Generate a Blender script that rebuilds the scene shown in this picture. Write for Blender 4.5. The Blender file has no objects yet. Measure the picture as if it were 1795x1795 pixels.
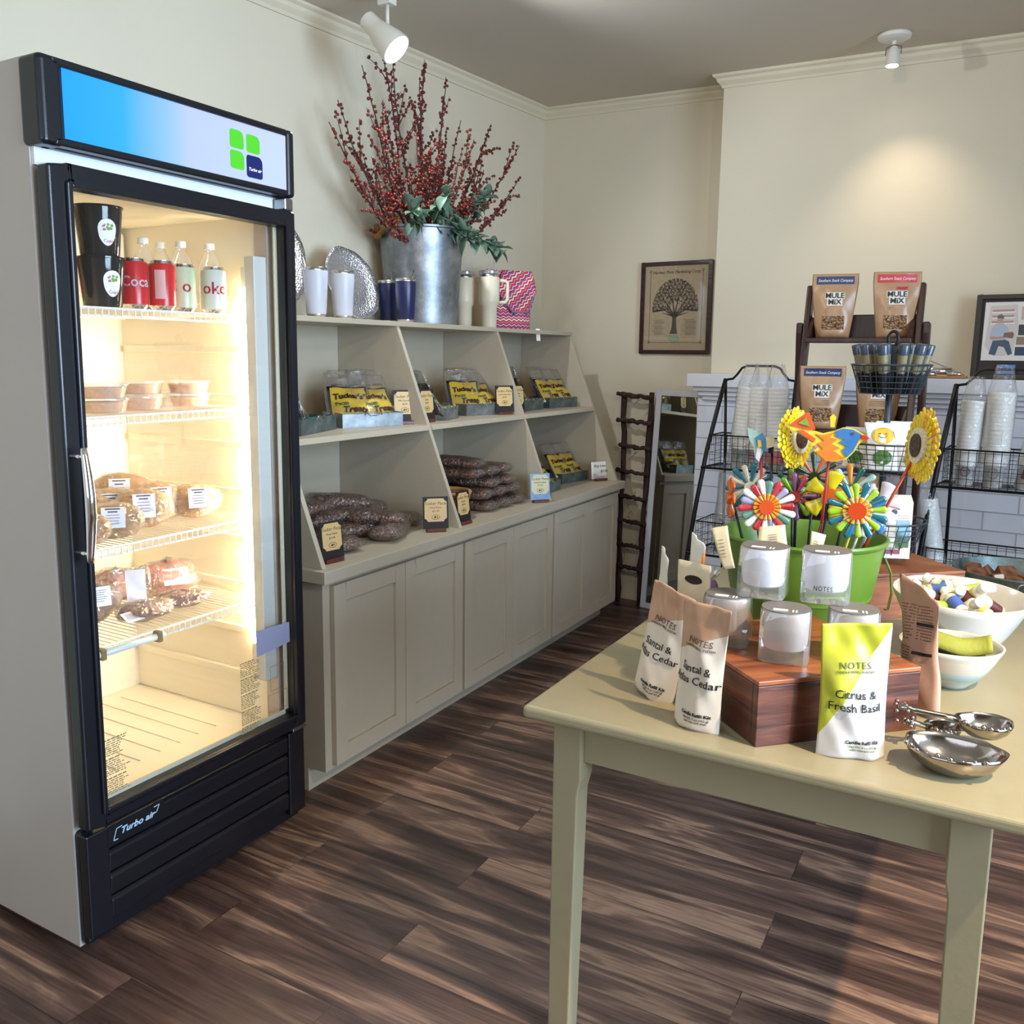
import bpy, bmesh, math, random
from mathutils import Vector, Matrix, Euler
random.seed(7)
R = math.radians
SC = bpy.context.scene
COL = SC.collection

# ------------------------------------------------------------------ camera
cam_d = bpy.data.cameras.new('camera')
cam = bpy.data.objects.new('camera', cam_d)
COL.objects.link(cam)
SC.camera = cam
F_PX, PPX, PPY = 1557.46, 863.66, 854.82
YAW, PITCH, ROLL = .5274, .1481, .0098
CAM = Vector((2.41, -.0011, 1.4254))
fw = Vector((-math.sin(YAW)*math.cos(PITCH), math.cos(YAW)*math.cos(PITCH), -math.sin(PITCH)))
rt = Vector((math.cos(YAW), math.sin(YAW), 0))
up = rt.cross(fw)
r2 = rt*math.cos(ROLL) + up*math.sin(ROLL)
u2 = -rt*math.sin(ROLL) + up*math.cos(ROLL)
cam.matrix_world = Matrix(((r2.x, u2.x, -fw.x, CAM.x), (r2.y, u2.y, -fw.y, CAM.y), (r2.z, u2.z, -fw.z, CAM.z), (0, 0, 0, 1)))
cam_d.sensor_width = 36
cam_d.lens = 36*F_PX/1795
cam_d.shift_x = -(PPX-897.5)/1795
cam_d.shift_y = (PPY-897.5)/1795
cam_d.clip_start = .05

# ------------------------------------------------------------------ world, lights, exposure
wd = bpy.data.worlds.new('sky')
SC.world = wd
wd.use_nodes = True
bg = wd.node_tree.nodes['Background']
bg.inputs[0].default_value = (.55, .72, 1, 1)
bg.inputs[1].default_value = 1.0
SC.view_settings.view_transform = 'Standard'
SC.view_settings.look = 'None'
SC.view_settings.gamma = 1
SC.view_settings.use_curve_mapping = False
SC.view_settings.exposure = 0.08

def light(kind, name, loc, target, energy, color, size=.1, sizey=None, angle=60, blend=.6):
    d = bpy.data.lights.new(name, kind)
    d.energy = energy
    d.color = color
    if kind == 'AREA':
        d.shape = 'RECTANGLE'
        d.size = size
        d.size_y = sizey or size
    else:
        d.shadow_soft_size = size
    if kind == 'SPOT':
        d.spot_size = R(angle)
        d.spot_blend = blend
    o = bpy.data.objects.new(name, d)
    COL.objects.link(o)
    o.location = loc
    o.rotation_euler = (Vector(target)-Vector(loc)).to_track_quat('-Z', 'Y').to_euler()
    return o
DAY = (.57, .77, 1)
WARM = (1, .80, .56)
# daylight through the windows of the right wall and of the shop front behind the camera
sw = light('AREA', 'daylight_side_window', (4.78, 1.2, 1.6), (0, 1.5, 1.3), 112, DAY, 2.0, 1.7)
sw.data.spread = R(120)
light('AREA', 'daylight_front_window', (1.6, -1.95, 1.7), (1.3, 3, 1.0), 20, (.80, .88, 1), 2.2, 1.7)
# ceiling spots of the shop that stand behind and beside the camera
light('SPOT', 'ceiling_spot_beam', (3.30, 1.3, 2.5), (2.75, 1.6, .4), 270, WARM, .03, angle=82, blend=.9)
light('SPOT', 'ceiling_spot_beam', (3.3, .4, 2.48), (0.0, 3.2, 1.9), 52, (1, .92, .80), .05, angle=75, blend=.9)
light('SPOT', 'ceiling_spot_beam', (1.9, .6, 2.5), (1.3, 4.6, 1.7), 45, WARM, .08, angle=90, blend=.9)

# ------------------------------------------------------------------ materials
MATS = {}
def lin(c):
    return tuple(((v/12.92) if v <= .04045 else ((v+.055)/1.055)**2.4) for v in c)
def hx(s):
    return lin(tuple(int(s[i:i+2], 16)/255 for i in (0, 2, 4)))
def mat(name, color=None, rough=.5, metal=0, bump=0, bscale=60, var=0, vscale=8, emit=None, estr=0, alpha=1, spec=.5, coat=0, trans=0):
    if name in MATS:
        return MATS[name]
    m = bpy.data.materials.new(name)
    m.use_nodes = True
    nt = m.node_tree
    b = nt.nodes['Principled BSDF']
    c = hx(color) if isinstance(color, str) else color
    b.inputs['Base Color'].default_value = (*c, 1)
    b.inputs['Roughness'].default_value = rough
    b.inputs['Metallic'].default_value = metal
    b.inputs['Specular IOR Level'].default_value = spec
    b.inputs['Coat Weight'].default_value = coat
    b.inputs['Transmission Weight'].default_value = trans
    b.inputs['Alpha'].default_value = alpha
    if emit:
        b.inputs['Emission Color'].default_value = (*emit, 1)
        b.inputs['Emission Strength'].default_value = estr
    tc = None
    if bump or var:
        tc = nt.nodes.new('ShaderNodeTexCoord')
    if bump:
        n = nt.nodes.new('ShaderNodeTexNoise')
        n.inputs['Scale'].default_value = bscale
        n.inputs['Detail'].default_value = 4
        bp = nt.nodes.new('ShaderNodeBump')
        bp.inputs['Strength'].default_value = bump
        bp.inputs['Distance'].default_value = .01
        nt.links.new(tc.outputs['Object'], n.inputs['Vector'])
        nt.links.new(n.outputs['Fac'], bp.inputs['Height'])
        nt.links.new(bp.outputs['Normal'], b.inputs['Normal'])
    if var:
        n = nt.nodes.new('ShaderNodeTexNoise')
        n.inputs['Scale'].default_value = vscale
        n.inputs['Detail'].default_value = 3
        mr = nt.nodes.new('ShaderNodeMapRange')
        mr.inputs['From Min'].default_value = .3
        mr.inputs['From Max'].default_value = .7
        mr.inputs['To Min'].default_value = 1-var
        mr.inputs['To Max'].default_value = 1+var
        hs = nt.nodes.new('ShaderNodeHueSaturation')
        hs.inputs['Color'].default_value = (*c, 1)
        nt.links.new(tc.outputs['Object'], n.inputs['Vector'])
        nt.links.new(n.outputs['Fac'], mr.inputs['Value'])
        nt.links.new(mr.outputs['Result'], hs.inputs['Value'])
        nt.links.new(hs.outputs['Color'], b.inputs['Base Color'])
    MATS[name] = m
    return m
def ramp(nt, stops):
    r = nt.nodes.new('ShaderNodeValToRGB')
    e = r.color_ramp.elements
    while len(e) < len(stops):
        e.new(.5)
    for i, (p, c) in enumerate(stops):
        e[i].position = p
        e[i].color = (*(hx(c) if isinstance(c, str) else c), 1)
    return r
def grad_mat(name, axis, a, b_, stops, rough=.4, constant=False, d2=None):
    """printed pattern: colour by object coordinate along axis vector"""
    if name in MATS:
        return MATS[name]
    m = mat(name, 'ffffff', rough)
    nt = m.node_tree
    tc = nt.nodes.new('ShaderNodeTexCoord')
    vm = nt.nodes.new('ShaderNodeVectorMath')
    vm.operation = 'DOT_PRODUCT'
    vm.inputs[1].default_value = axis
    mr = nt.nodes.new('ShaderNodeMapRange')
    mr.inputs['From Min'].default_value = a
    mr.inputs['From Max'].default_value = b_
    r = ramp(nt, stops)
    if constant:
        r.color_ramp.interpolation = 'CONSTANT'
    nt.links.new(tc.outputs['Object'], vm.inputs[0])
    nt.links.new(vm.outputs['Value'], mr.inputs['Value'])
    nt.links.new(mr.outputs['Result'], r.inputs['Fac'])
    nt.links.new(r.outputs['Color'], m.node_tree.nodes['Principled BSDF'].inputs['Base Color'])
    return m
def wood_mat(name, cols, scale=(2, 30, 30), rough=.4, bump=.15, spec=.5):
    if name in MATS:
        return MATS[name]
    m = mat(name, 'ffffff', rough, spec=spec)
    nt = m.node_tree
    b = nt.nodes['Principled BSDF']
    tc = nt.nodes.new('ShaderNodeTexCoord')
    mp = nt.nodes.new('ShaderNodeMapping')
    mp.inputs['Scale'].default_value = scale
    n = nt.nodes.new('ShaderNodeTexNoise')
    n.inputs['Scale'].default_value = 1
    n.inputs['Detail'].default_value = 6
    n.inputs['Distortion'].default_value = .6
    r = ramp(nt, cols)
    bp = nt.nodes.new('ShaderNodeBump')
    bp.inputs['Strength'].default_value = bump
    bp.inputs['Distance'].default_value = .01
    L = nt.links.new
    L(tc.outputs['Object'], mp.inputs['Vector'])
    L(mp.outputs['Vector'], n.inputs['Vector'])
    L(n.outputs['Fac'], r.inputs['Fac'])
    L(r.outputs['Color'], b.inputs['Base Color'])
    L(n.outputs['Fac'], bp.inputs['Height'])
    L(bp.outputs['Normal'], b.inputs['Normal'])
    return m
def film_mat(name, tint=(1, 1, 1), gloss=.12, rough=.08, crinkle=.6, scale=30, milky=.04):
    """thin clear plastic or glass pane: transparent mixed with gloss and a little milkiness"""
    if name in MATS:
        return MATS[name]
    m = bpy.data.materials.new(name)
    m.use_nodes = True
    nt = m.node_tree
    nt.nodes.remove(nt.nodes['Principled BSDF'])
    out = nt.nodes['Material Output']
    tr = nt.nodes.new('ShaderNodeBsdfTransparent')
    tr.inputs[0].default_value = (*tint, 1)
    gl = nt.nodes.new('ShaderNodeBsdfGlossy')
    gl.inputs['Roughness'].default_value = rough
    df = nt.nodes.new('ShaderNodeBsdfDiffuse')
    df.inputs[0].default_value = (.9, .9, .9, 1)
    fr = nt.nodes.new('ShaderNodeLayerWeight')
    fr.inputs['Blend'].default_value = .3
    mr = nt.nodes.new('ShaderNodeMapRange')
    mr.inputs['To Min'].default_value = gloss*.4
    mr.inputs['To Max'].default_value = min(1, gloss*4)
    mx = nt.nodes.new('ShaderNodeMixShader')
    m2 = nt.nodes.new('ShaderNodeMixShader')
    m2.inputs[0].default_value = milky
    L = nt.links.new
    L(fr.outputs['Facing'], mr.inputs['Value'])
    L(mr.outputs['Result'], mx.inputs[0])
    L(tr.outputs[0], mx.inputs[1])
    L(gl.outputs[0], mx.inputs[2])
    L(mx.outputs[0], m2.inputs[1])
    L(df.outputs[0], m2.inputs[2])
    L(m2.outputs[0], out.inputs['Surface'])
    if crinkle:
        tc = nt.nodes.new('ShaderNodeTexCoord')
        n = nt.nodes.new('ShaderNodeTexNoise')
        n.inputs['Scale'].default_value = scale
        n.inputs['Detail'].default_value = 3
        n.inputs['Distortion'].default_value = 1.5
        bp = nt.nodes.new('ShaderNodeBump')
        bp.inputs['Strength'].default_value = crinkle
        bp.inputs['Distance'].default_value = .02
        L(tc.outputs['Object'], n.inputs['Vector'])
        L(n.outputs['Fac'], bp.inputs['Height'])
        L(bp.outputs['Normal'], gl.inputs['Normal'])
        L(bp.outputs['Normal'], fr.inputs['Normal'])
    MATS[name] = m
    return m

# ------------------------------------------------------------------ mesh helpers
def mw(o):
    m = o.matrix_basis.copy()
    while o.parent:
        o = o.parent
        m = o.matrix_basis @ m
    return m
def rotm(rx=0, ry=0, rz=0):
    return Euler((rx, ry, rz)).to_matrix()
class MB:
    def __init__(s):
        s.v = []
        s.f = []
    def add(s, vs, fs, M=None, c=None):
        o = len(s.v)
        for p in vs:
            p = Vector(p)
            if M is not None:
                p = M @ p
            if c is not None:
                p = p + Vector(c)
            s.v.append(p)
        s.f += [tuple(i+o for i in f) for f in fs]
        return s
    def bx(s, x0, x1, y0, y1, z0, z1, M=None, c=None):
        vs = [(x, y, z) for x in (x0, x1) for y in (y0, y1) for z in (z0, z1)]
        fs = [(0, 1, 3, 2), (4, 6, 7, 5), (0, 4, 5, 1), (2, 3, 7, 6), (0, 2, 6, 4), (1, 5, 7, 3)]
        return s.add(vs, fs, M, c)
    def box(s, c, d, M=None):
        return s.bx(-d[0]/2, d[0]/2, -d[1]/2, d[1]/2, -d[2]/2, d[2]/2, M, c)
    def prism(s, pts, a, b, axis='y'):
        """pts in the plane normal to axis: y -> (x,z), x -> (y,z), z -> (x,y)"""
        n = len(pts)
        def mk(p, t):
            return {'y': (p[0], t, p[1]), 'x': (t, p[0], p[1]), 'z': (p[0], p[1], t)}[axis]
        vs = [mk(p, a) for p in pts]+[mk(p, b) for p in pts]
        fs = [tuple(range(n)), tuple(range(2*n-1, n-1, -1))]
        fs += [(i, i+n, (i+1) % n+n, (i+1) % n) for i in range(n)]
        return s.add(vs, fs)
    def tube(s, pts, r, n=8, closed=False):
        pts = [Vector(p) for p in pts]
        k = len(pts)
        rr = r if isinstance(r, (list, tuple)) else [r]*k
        nrm = None
        rings = []
        for i in range(k):
            if closed:
                t = (pts[(i+1) % k]-pts[i-1])
            else:
                t = pts[min(i+1, k-1)]-pts[max(i-1, 0)]
            t.normalize()
            if nrm is None:
                nrm = t.orthogonal().normalized()
            else:
                nrm = (nrm-t*nrm.dot(t))
                if nrm.length < 1e-6:
                    nrm = t.orthogonal()
                nrm.normalize()
            bn = t.cross(nrm)
            rings.append([pts[i]+(nrm*math.cos(2*math.pi*j/n)+bn*math.sin(2*math.pi*j/n))*rr[i] for j in range(n)])
        o = len(s.v)
        for rg in rings:
            s.v += rg
        m = k if closed else k-1
        for i in range(m):
            a = o+i*n
            b = o+((i+1) % k)*n
            for j in range(n):
                s.f.append((a+j, a+(j+1) % n, b+(j+1) % n, b+j))
        if not closed:
            s.f.append(tuple(o+j for j in range(n))[::-1])
            s.f.append(tuple(o+(k-1)*n+j for j in range(n)))
        return s
    def lathe(s, prof, n=24, c=(0, 0, 0), M=None, sx=1, sy=1, wob=None):
        """prof: list of (r, z); r=0 closes with a fan"""
        vs = []
        rings = []
        for (r, z) in prof:
            if r < 1e-6:
                rings.append([len(vs)])
                vs.append((0, 0, z))
            else:
                rg = []
                for j in range(n):
                    a = 2*math.pi*j/n
                    q = r*(wob(a, z) if wob else 1)
                    rg.append(len(vs))
                    vs.append((q*math.cos(a)*sx, q*math.sin(a)*sy, z))
                rings.append(rg)
        fs = []
        for A, B in zip(rings, rings[1:]):
            if len(A) == 1 and len(B) == 1:
                continue
            for j in range(n):
                k = (j+1) % n
                if len(A) == 1:
                    fs.append((A[0], B[j], B[k]))
                elif len(B) == 1:
                    fs.append((A[j], B[0], A[k]))
                else:
                    fs.append((A[j], B[j], B[k], A[k]))
        return s.add(vs, fs, M, c)
    def ball(s, c, r, n=8, m=5, sc=(1, 1, 1), M=None):
        prof = [(r*math.sin(math.pi*i/m), -r*math.cos(math.pi*i/m)) for i in range(m+1)]
        prof[0] = (0, -r)
        prof[-1] = (0, r)
        S = Matrix.Diagonal(sc)
        return s.lathe(prof, n, c, (M @ S) if M is not None else S)
    def grid(s, fn, nu, nv, cu=False):
        o = len(s.v)
        for j in range(nv+1):
            for i in range(nu if cu else nu+1):
                s.v.append(Vector(fn(i/nu, j/nv)))
        w = nu if cu else nu+1
        for j in range(nv):
            for i in range(nu):
                a = o+j*w+i
                b = o+j*w+(i+1) % w
                s.f.append((a, b, b+w, a+w))
        return s
    def build(s, name, m, parent=None, smooth=False, bev=0, W=False, origin=None, sol=0, seg=1, auto=False):
        me = bpy.data.meshes.new(name)
        vs = s.v
        if W and parent:
            inv = mw(parent).inverted()
            vs = [inv @ p for p in vs]
        if origin is not None:
            vs = [p-Vector(origin) for p in vs]
        me.from_pydata([tuple(p) for p in vs], [], s.f)
        bm = bmesh.new()
        bm.from_mesh(me)
        bmesh.ops.remove_doubles(bm, verts=bm.verts, dist=1e-6)
        bmesh.ops.recalc_face_normals(bm, faces=bm.faces)
        bm.to_mesh(me)
        bm.free()
        ms = m if isinstance(m, (list, tuple)) else [m]
        for q in ms:
            me.materials.append(q)
        if smooth:
            me.polygons.foreach_set('use_smooth', [True]*len(me.polygons))
        o = bpy.data.objects.new(name, me)
        COL.objects.link(o)
        if parent:
            o.parent = parent
        if origin is not None:
            o.location = origin
        if sol:
            md = o.modifiers.new('sol', 'SOLIDIFY')
            md.thickness = sol
            md.offset = 0
        if bev:
            md = o.modifiers.new('bev', 'BEVEL')
            md.width = bev
            md.segments = seg+1
            md.limit_method = 'ANGLE'
            md.angle_limit = R(40)
        if auto:
            try:
                me.set_sharp_from_angle(angle=R(35))
            except Exception:
                pass
        return o
def tag(o, label, cat, group=None, kind=None):
    if label:
        o['label'] = label
    if cat:
        o['category'] = cat
    if group:
        o['group'] = group
    if kind:
        o['kind'] = kind
    return o
def T(name, loc, rz=0, label=None, cat=None, group=None, rot=None):
    o = bpy.data.objects.new(name, None)
    COL.objects.link(o)
    o.location = loc
    o.rotation_euler = rot if rot else (0, 0, rz)
    o.empty_display_size = .05
    return tag(o, label, cat, group)
def struct(name, mb, m, **k):
    o = mb.build(name, m, **k)
    o['kind'] = 'structure'
    return o
def kids(o):
    return [c for c in bpy.data.objects if c.parent == o]
CH = {}
def dup(o, loc, rz=0, label=None, group=None, rot=None, cat=None):
    """copy of a thing with its parts"""
    def cp(a, par):
        c = a.copy()
        COL.objects.link(c)
        c.parent = par
        for ch in CHILD.get(a.name, []):
            cp(ch, c)
        return c
    r = cp(o, None)
    r.location = loc
    r.rotation_euler = rot if rot else (0, 0, rz)
    if label:
        r['label'] = label
    if group:
        r['group'] = group
    if cat:
        r['category'] = cat
    return r
CHILD = {}
def index(o):
    """remember the children of a prototype so that dup() can copy them"""
    ks = kids(o)
    CHILD[o.name] = ks
    for k in ks:
        index(k)
    return o
TXT = {}
def text(s, size, m, parent=None, loc=(0, 0, 0), rot=(R(90), 0, 0), name='lettering', align='CENTER', ext=.0004, shear=0, space=1, map_fn=None, bold=0, sx=1):
    key = (s, size, align, ext, shear, space, bold, sx, id(map_fn) if map_fn else 0)
    if map_fn or key not in TXT:
        cu = bpy.data.curves.new('t', 'FONT')
        cu.body = s
        cu.size = size
        cu.align_x = align
        cu.align_y = 'CENTER'
        cu.extrude = ext
        cu.shear = shear
        cu.space_character = space
        cu.offset = bold
        cu.resolution_u = 2
        ob = bpy.data.objects.new('t', cu)
        COL.objects.link(ob)
        dg = bpy.context.evaluated_depsgraph_get()
        me = bpy.data.meshes.new_from_object(ob.evaluated_get(dg))
        bpy.data.objects.remove(ob)
        bpy.data.curves.remove(cu)
        me.name = 'lettering'
        if sx != 1:
            for v in me.vertices:
                v.co.x *= sx
        if map_fn:
            for v in me.vertices:
                v.co = map_fn(v.co)
        me.materials.clear()
        TXT[key] = me
    me = TXT[key]
    if me.materials and me.materials[0] != m:
        me = me.copy()
        me.materials.clear()
    if not me.materials:
        me.materials.append(m)
    o = bpy.data.objects.new(name, me)
    COL.objects.link(o)
    o.parent = parent
    if not map_fn:
        o.location = loc
        o.rotation_euler = rot
    return o
# ------------------------------------------------------------------ shared materials
M_wall = mat('wall_paint', 'D8CDB6', .85, bump=.08, bscale=35, var=.02, vscale=2, spec=.2)
M_ceil = mat('ceiling_paint', 'CDC3B4', .9, bump=.05, bscale=30, spec=.15)
M_trim = mat('trim_paint', 'D8CDB4', .6, bump=.05, bscale=40)
M_cab = mat('sage_cabinet_paint', 'B8AB95', .45, bump=.05, bscale=90, var=.02, vscale=20)
M_tab = mat('olive_table_paint', '9A8F70', .35, bump=.04, bscale=80, var=.025, vscale=10)
M_whitepaint = mat('white_brick_paint', 'DDDCE0', .6, bump=.1, bscale=40)
M_black = mat('black_plastic', '121319', .32, bump=.03, bscale=200)
M_blackmetal = mat('black_metal', '15120F', .4, metal=.4)
M_white = mat('white_enamel', 'E4E2DE', .35)
M_chrome = mat('chrome', 'E8E8EC', .08, metal=1)
M_ink = mat('dark_ink', '26221E', .6)
M_paper = mat('white_paper', 'EFEBE0', .7)
M_film = film_mat('clear_film', gloss=.14, milky=.02)
M_glass = film_mat('clear_glass', gloss=.10, rough=.02, crinkle=0, milky=.0)

def floor_mat():
    m = mat('plank_floor', 'ffffff', .38)
    nt = m.node_tree
    L = nt.links.new
    b = nt.nodes['Principled BSDF']
    tc = nt.nodes.new('ShaderNodeTexCoord')
    br = nt.nodes.new('ShaderNodeTexBrick')
    br.offset = .37
    br.inputs['Color1'].default_value = (0, 0, 0, 1)
    br.inputs['Color2'].default_value = (1, 1, 1, 1)
    br.inputs['Mortar'].default_value = (.5, .5, .5, 1)
    br.inputs['Scale'].default_value = 1
    br.inputs['Mortar Size'].default_value = .0012
    br.inputs['Brick Width'].default_value = 1.22
    br.inputs['Row Height'].default_value = .17
    L(tc.outputs['Object'], br.inputs['Vector'])
    # grain, shifted per plank
    mp = nt.nodes.new('ShaderNodeMapping')
    mp.inputs['Scale'].default_value = (1.5, 12, 1)
    vm = nt.nodes.new('ShaderNodeVectorMath')
    vm.operation = 'MULTIPLY_ADD'
    vm.inputs[1].default_value = (7, 3, 0)
    L(tc.outputs['Object'], mp.inputs['Vector'])
    L(br.outputs['Color'], vm.inputs[0])
    L(mp.outputs['Vector'], vm.inputs[2])
    n = nt.nodes.new('ShaderNodeTexNoise')
    n.inputs['Scale'].default_value = 1.0
    n.inputs['Detail'].default_value = 5
    n.inputs['Distortion'].default_value = .8
    n.inputs['Roughness'].default_value = .5
    L(vm.outputs[0], n.inputs['Vector'])
    r = ramp(nt, [(.30, '352520'), (.45, '533D34'), (.55, '6E5346'), (.60, '9C7A63'), (.66, '765A4B')])
    L(n.outputs['Fac'], r.inputs['Fac'])
    mp2 = nt.nodes.new('ShaderNodeMapping')
    mp2.inputs['Scale'].default_value = (5, 130, 1)
    n2 = nt.nodes.new('ShaderNodeTexNoise')
    n2.inputs['Scale'].default_value = 1
    n2.inputs['Detail'].default_value = 6
    L(tc.outputs['Object'], mp2.inputs['Vector'])
    L(mp2.outputs['Vector'], n2.inputs['Vector'])
    hs = nt.nodes.new('ShaderNodeHueSaturation')
    hs.inputs['Saturation'].default_value = 1.0
    mr = nt.nodes.new('ShaderNodeMapRange')
    mr.inputs['From Min'].default_value = .3
    mr.inputs['From Max'].default_value = .7
    mr.inputs['To Min'].default_value = .68
    mr.inputs['To Max'].default_value = 1.3
    L(n2.outputs['Fac'], mr.inputs['Value'])
    mr2 = nt.nodes.new('ShaderNodeMapRange')
    mr2.inputs['To Min'].default_value = .8
    mr2.inputs['To Max'].default_value = 1.12
    L(br.outputs['Color'], mr2.inputs['Value'])
    mu = nt.nodes.new('ShaderNodeMath')
    mu.operation = 'MULTIPLY'
    L(mr.outputs['Result'], mu.inputs[0])
    L(mr2.outputs['Result'], mu.inputs[1])
    # seams
    sb = nt.nodes.new('ShaderNodeMapRange')
    sb.inputs['To Min'].default_value = 1
    sb.inputs['To Max'].default_value = .45
    L(br.outputs['Fac'], sb.inputs['Value'])
    mu2 = nt.nodes.new('ShaderNodeMath')
    mu2.operation = 'MULTIPLY'
    L(mu.outputs[0], mu2.inputs[0])
    L(sb.outputs['Result'], mu2.inputs[1])
    L(r.outputs['Color'], hs.inputs['Color'])
    L(mu2.outputs[0], hs.inputs['Value'])
    L(hs.outputs['Color'], b.inputs['Base Color'])
    bp = nt.nodes.new('ShaderNodeBump')
    bp.inputs['Strength'].default_value = .12
    bp.inputs['Distance'].default_value = .004
    L(n2.outputs['Fac'], bp.inputs['Height'])
    L(bp.outputs['Normal'], b.inputs['Normal'])
    return m
M_floor = floor_mat()

def brick_mat():
    m = mat('painted_brick', 'ffffff', .6)
    nt = m.node_tree
    L = nt.links.new
    b = nt.nodes['Principled BSDF']
    tc = nt.nodes.new('ShaderNodeTexCoord')
    mp = nt.nodes.new('ShaderNodeMapping')
    mp.inputs['Rotation'].default_value = (R(90), 0, 0)
    br = nt.nodes.new('ShaderNodeTexBrick')
    br.inputs['Color1'].default_value = (*hx('E2E1E6'), 1)
    br.inputs['Color2'].default_value = (*hx('DBDAE0'), 1)
    br.inputs['Mortar'].default_value = (*hx('C2C1C6'), 1)
    br.inputs['Scale'].default_value = 1
    br.inputs['Mortar Size'].default_value = .0032
    br.inputs['Mortar Smooth'].default_value = .5
    br.inputs['Brick Width'].default_value = .27
    br.inputs['Row Height'].default_value = .084
    L(tc.outputs['Object'], mp.inputs['Vector'])
    L(mp.outputs['Vector'], br.inputs['Vector'])
    L(br.outputs['Color'], b.inputs['Base Color'])
    iv = nt.nodes.new('ShaderNodeMath')
    iv.operation = 'SUBTRACT'
    iv.inputs[0].default_value = 1
    L(br.outputs['Fac'], iv.inputs[1])
    bp = nt.nodes.new('ShaderNodeBump')
    bp.inputs['Strength'].default_value = .9
    bp.inputs['Distance'].default_value = .006
    L(iv.outputs[0], bp.inputs['Height'])
    L(bp.outputs['Normal'], b.inputs['Normal'])
    return m
M_brick = brick_mat()

# ------------------------------------------------------------------ room shell
XW, XR, YF = -.11, 4.8, -2.0
BY = -.0641
def yrec(x, y1=4.82):
    return y1+BY*(x-1)
def ych(x, y1=4.60):
    return y1+BY*(x-1)
def zc(x, y):
    return 2.6335-.03*x+.045*y
XC = 1.04
struct('floor', MB().bx(XW-.1, XR+.1, YF-.1, 5.1, -.05, 0), M_floor)
# ceiling (an old, slightly sagging one)
P4 = [(XW-.1, YF-.1), (XR+.1, YF-.1), (XR+.1, 5.1), (XW-.1, 5.1)]
cb = MB()
cb.add([(x, y, zc(x, y)) for x, y in P4]+[(x, y, zc(x, y)+.08) for x, y in P4], [(0, 1, 2, 3), (7, 6, 5, 4), (0, 4, 5, 1), (1, 5, 6, 2), (2, 6, 7, 3), (3, 7, 4, 0)])
struct('ceiling', cb, M_ceil)
def wall(name, x0, y0, x1, y1, th, z0=0, m=None, ztop=None):
    """vertical slab, inner face from (x0,y0) to (x1,y1), thickness to the right-hand side"""
    d = Vector((x1-x0, y1-y0, 0)).normalized()
    n = Vector((d.y, -d.x, 0))*th
    pts = [(x0, y0), (x1, y1), (x1+n.x, y1+n.y), (x0+n.x, y0+n.y)]
    b = MB()
    b.add([(x, y, z0) for x, y in pts]+[(x, y, (ztop if ztop else zc(x, y)+.02)) for x, y in pts],
          [(0, 1, 2, 3), (7, 6, 5, 4), (0, 4, 5, 1), (1, 5, 6, 2), (2, 6, 7, 3), (3, 7, 4, 0)])
    return struct(name, b, m or M_wall)
wall('wall_left', XW, yrec(XW)+.1, XW, YF, .1)
wall('wall_back', XC+.3, yrec(XC+.3), XW, yrec(XW), .1)
# chimney breast
b = MB()
pts = [(XC, ych(XC)), (XR, ych(XR)), (XR, ych(XR)+.3), (XC, yrec(XC)+.02)]
b.add([(x, y, 0) for x, y in pts]+[(x, y, zc(x, y)+.02) for x, y in pts],
      [(0, 1, 2, 3), (7, 6, 5, 4), (0, 4, 5, 1), (1, 5, 6, 2), (2, 6, 7, 3), (3, 7, 4, 0)])
struct('wall_chimney', b, M_wall)
# front wall (behind the camera) with the shop window opening
fb = MB()
H = 2.8
fb.bx(XW-.1, .4, YF-.12, YF, 0, H).bx(2.8, XR+.1, YF-.12, YF, 0, H).bx(.4, 2.8, YF-.12, YF, 0, .8).bx(.4, 2.8, YF-.12, YF, 2.6, H)
struct('wall_front', fb, M_wall)
rb = MB()
rb.bx(XR, XR+.12, YF-.1, .1, 0, H).bx(XR, XR+.12, 2.3, 5.0, 0, H).bx(XR, XR+.12, .1, 2.3, 0, .7).bx(XR, XR+.12, .1, 2.3, 2.5, H)
struct('wall_right', rb, M_wall)
for nm, bb in (('window_1', (.4, 2.8, YF-.07, YF-.05, .8, 2.6)), ('window_2', (XR+.05, XR+.07, .1, 2.3, .7, 2.5))):
    w = MB()
    x0, x1, y0, y1, z0, z1 = bb
    fr = T(nm, ((x0+x1)/2, (y0+y1)/2, z0))
    fr['kind'] = 'structure'
    w.bx(*bb).build('pane', M_glass, fr, W=True)
    g = MB()
    if nm == 'window_1':
        for x in (x0, (x0+x1)/2, x1):
            g.bx(x-.03, x+.03, y0-.02, y1+.02, z0, z1)
        for z in (z0+.025, z1-.025):
            g.bx(x0+.03, x1-.03, y0-.02, y1+.02, z-.025, z+.025)
    else:
        for y in (y0, (y0+y1)/2, y1):
            g.bx(x0-.02, x1+.02, y-.03, y+.03, z0, z1)
        for z in (z0+.025, z1-.025):
            g.bx(x0-.02, x1+.02, y0+.03, y1-.03, z-.025, z+.025)
    g.build('window_frame', M_trim, fr, W=True)
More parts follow.
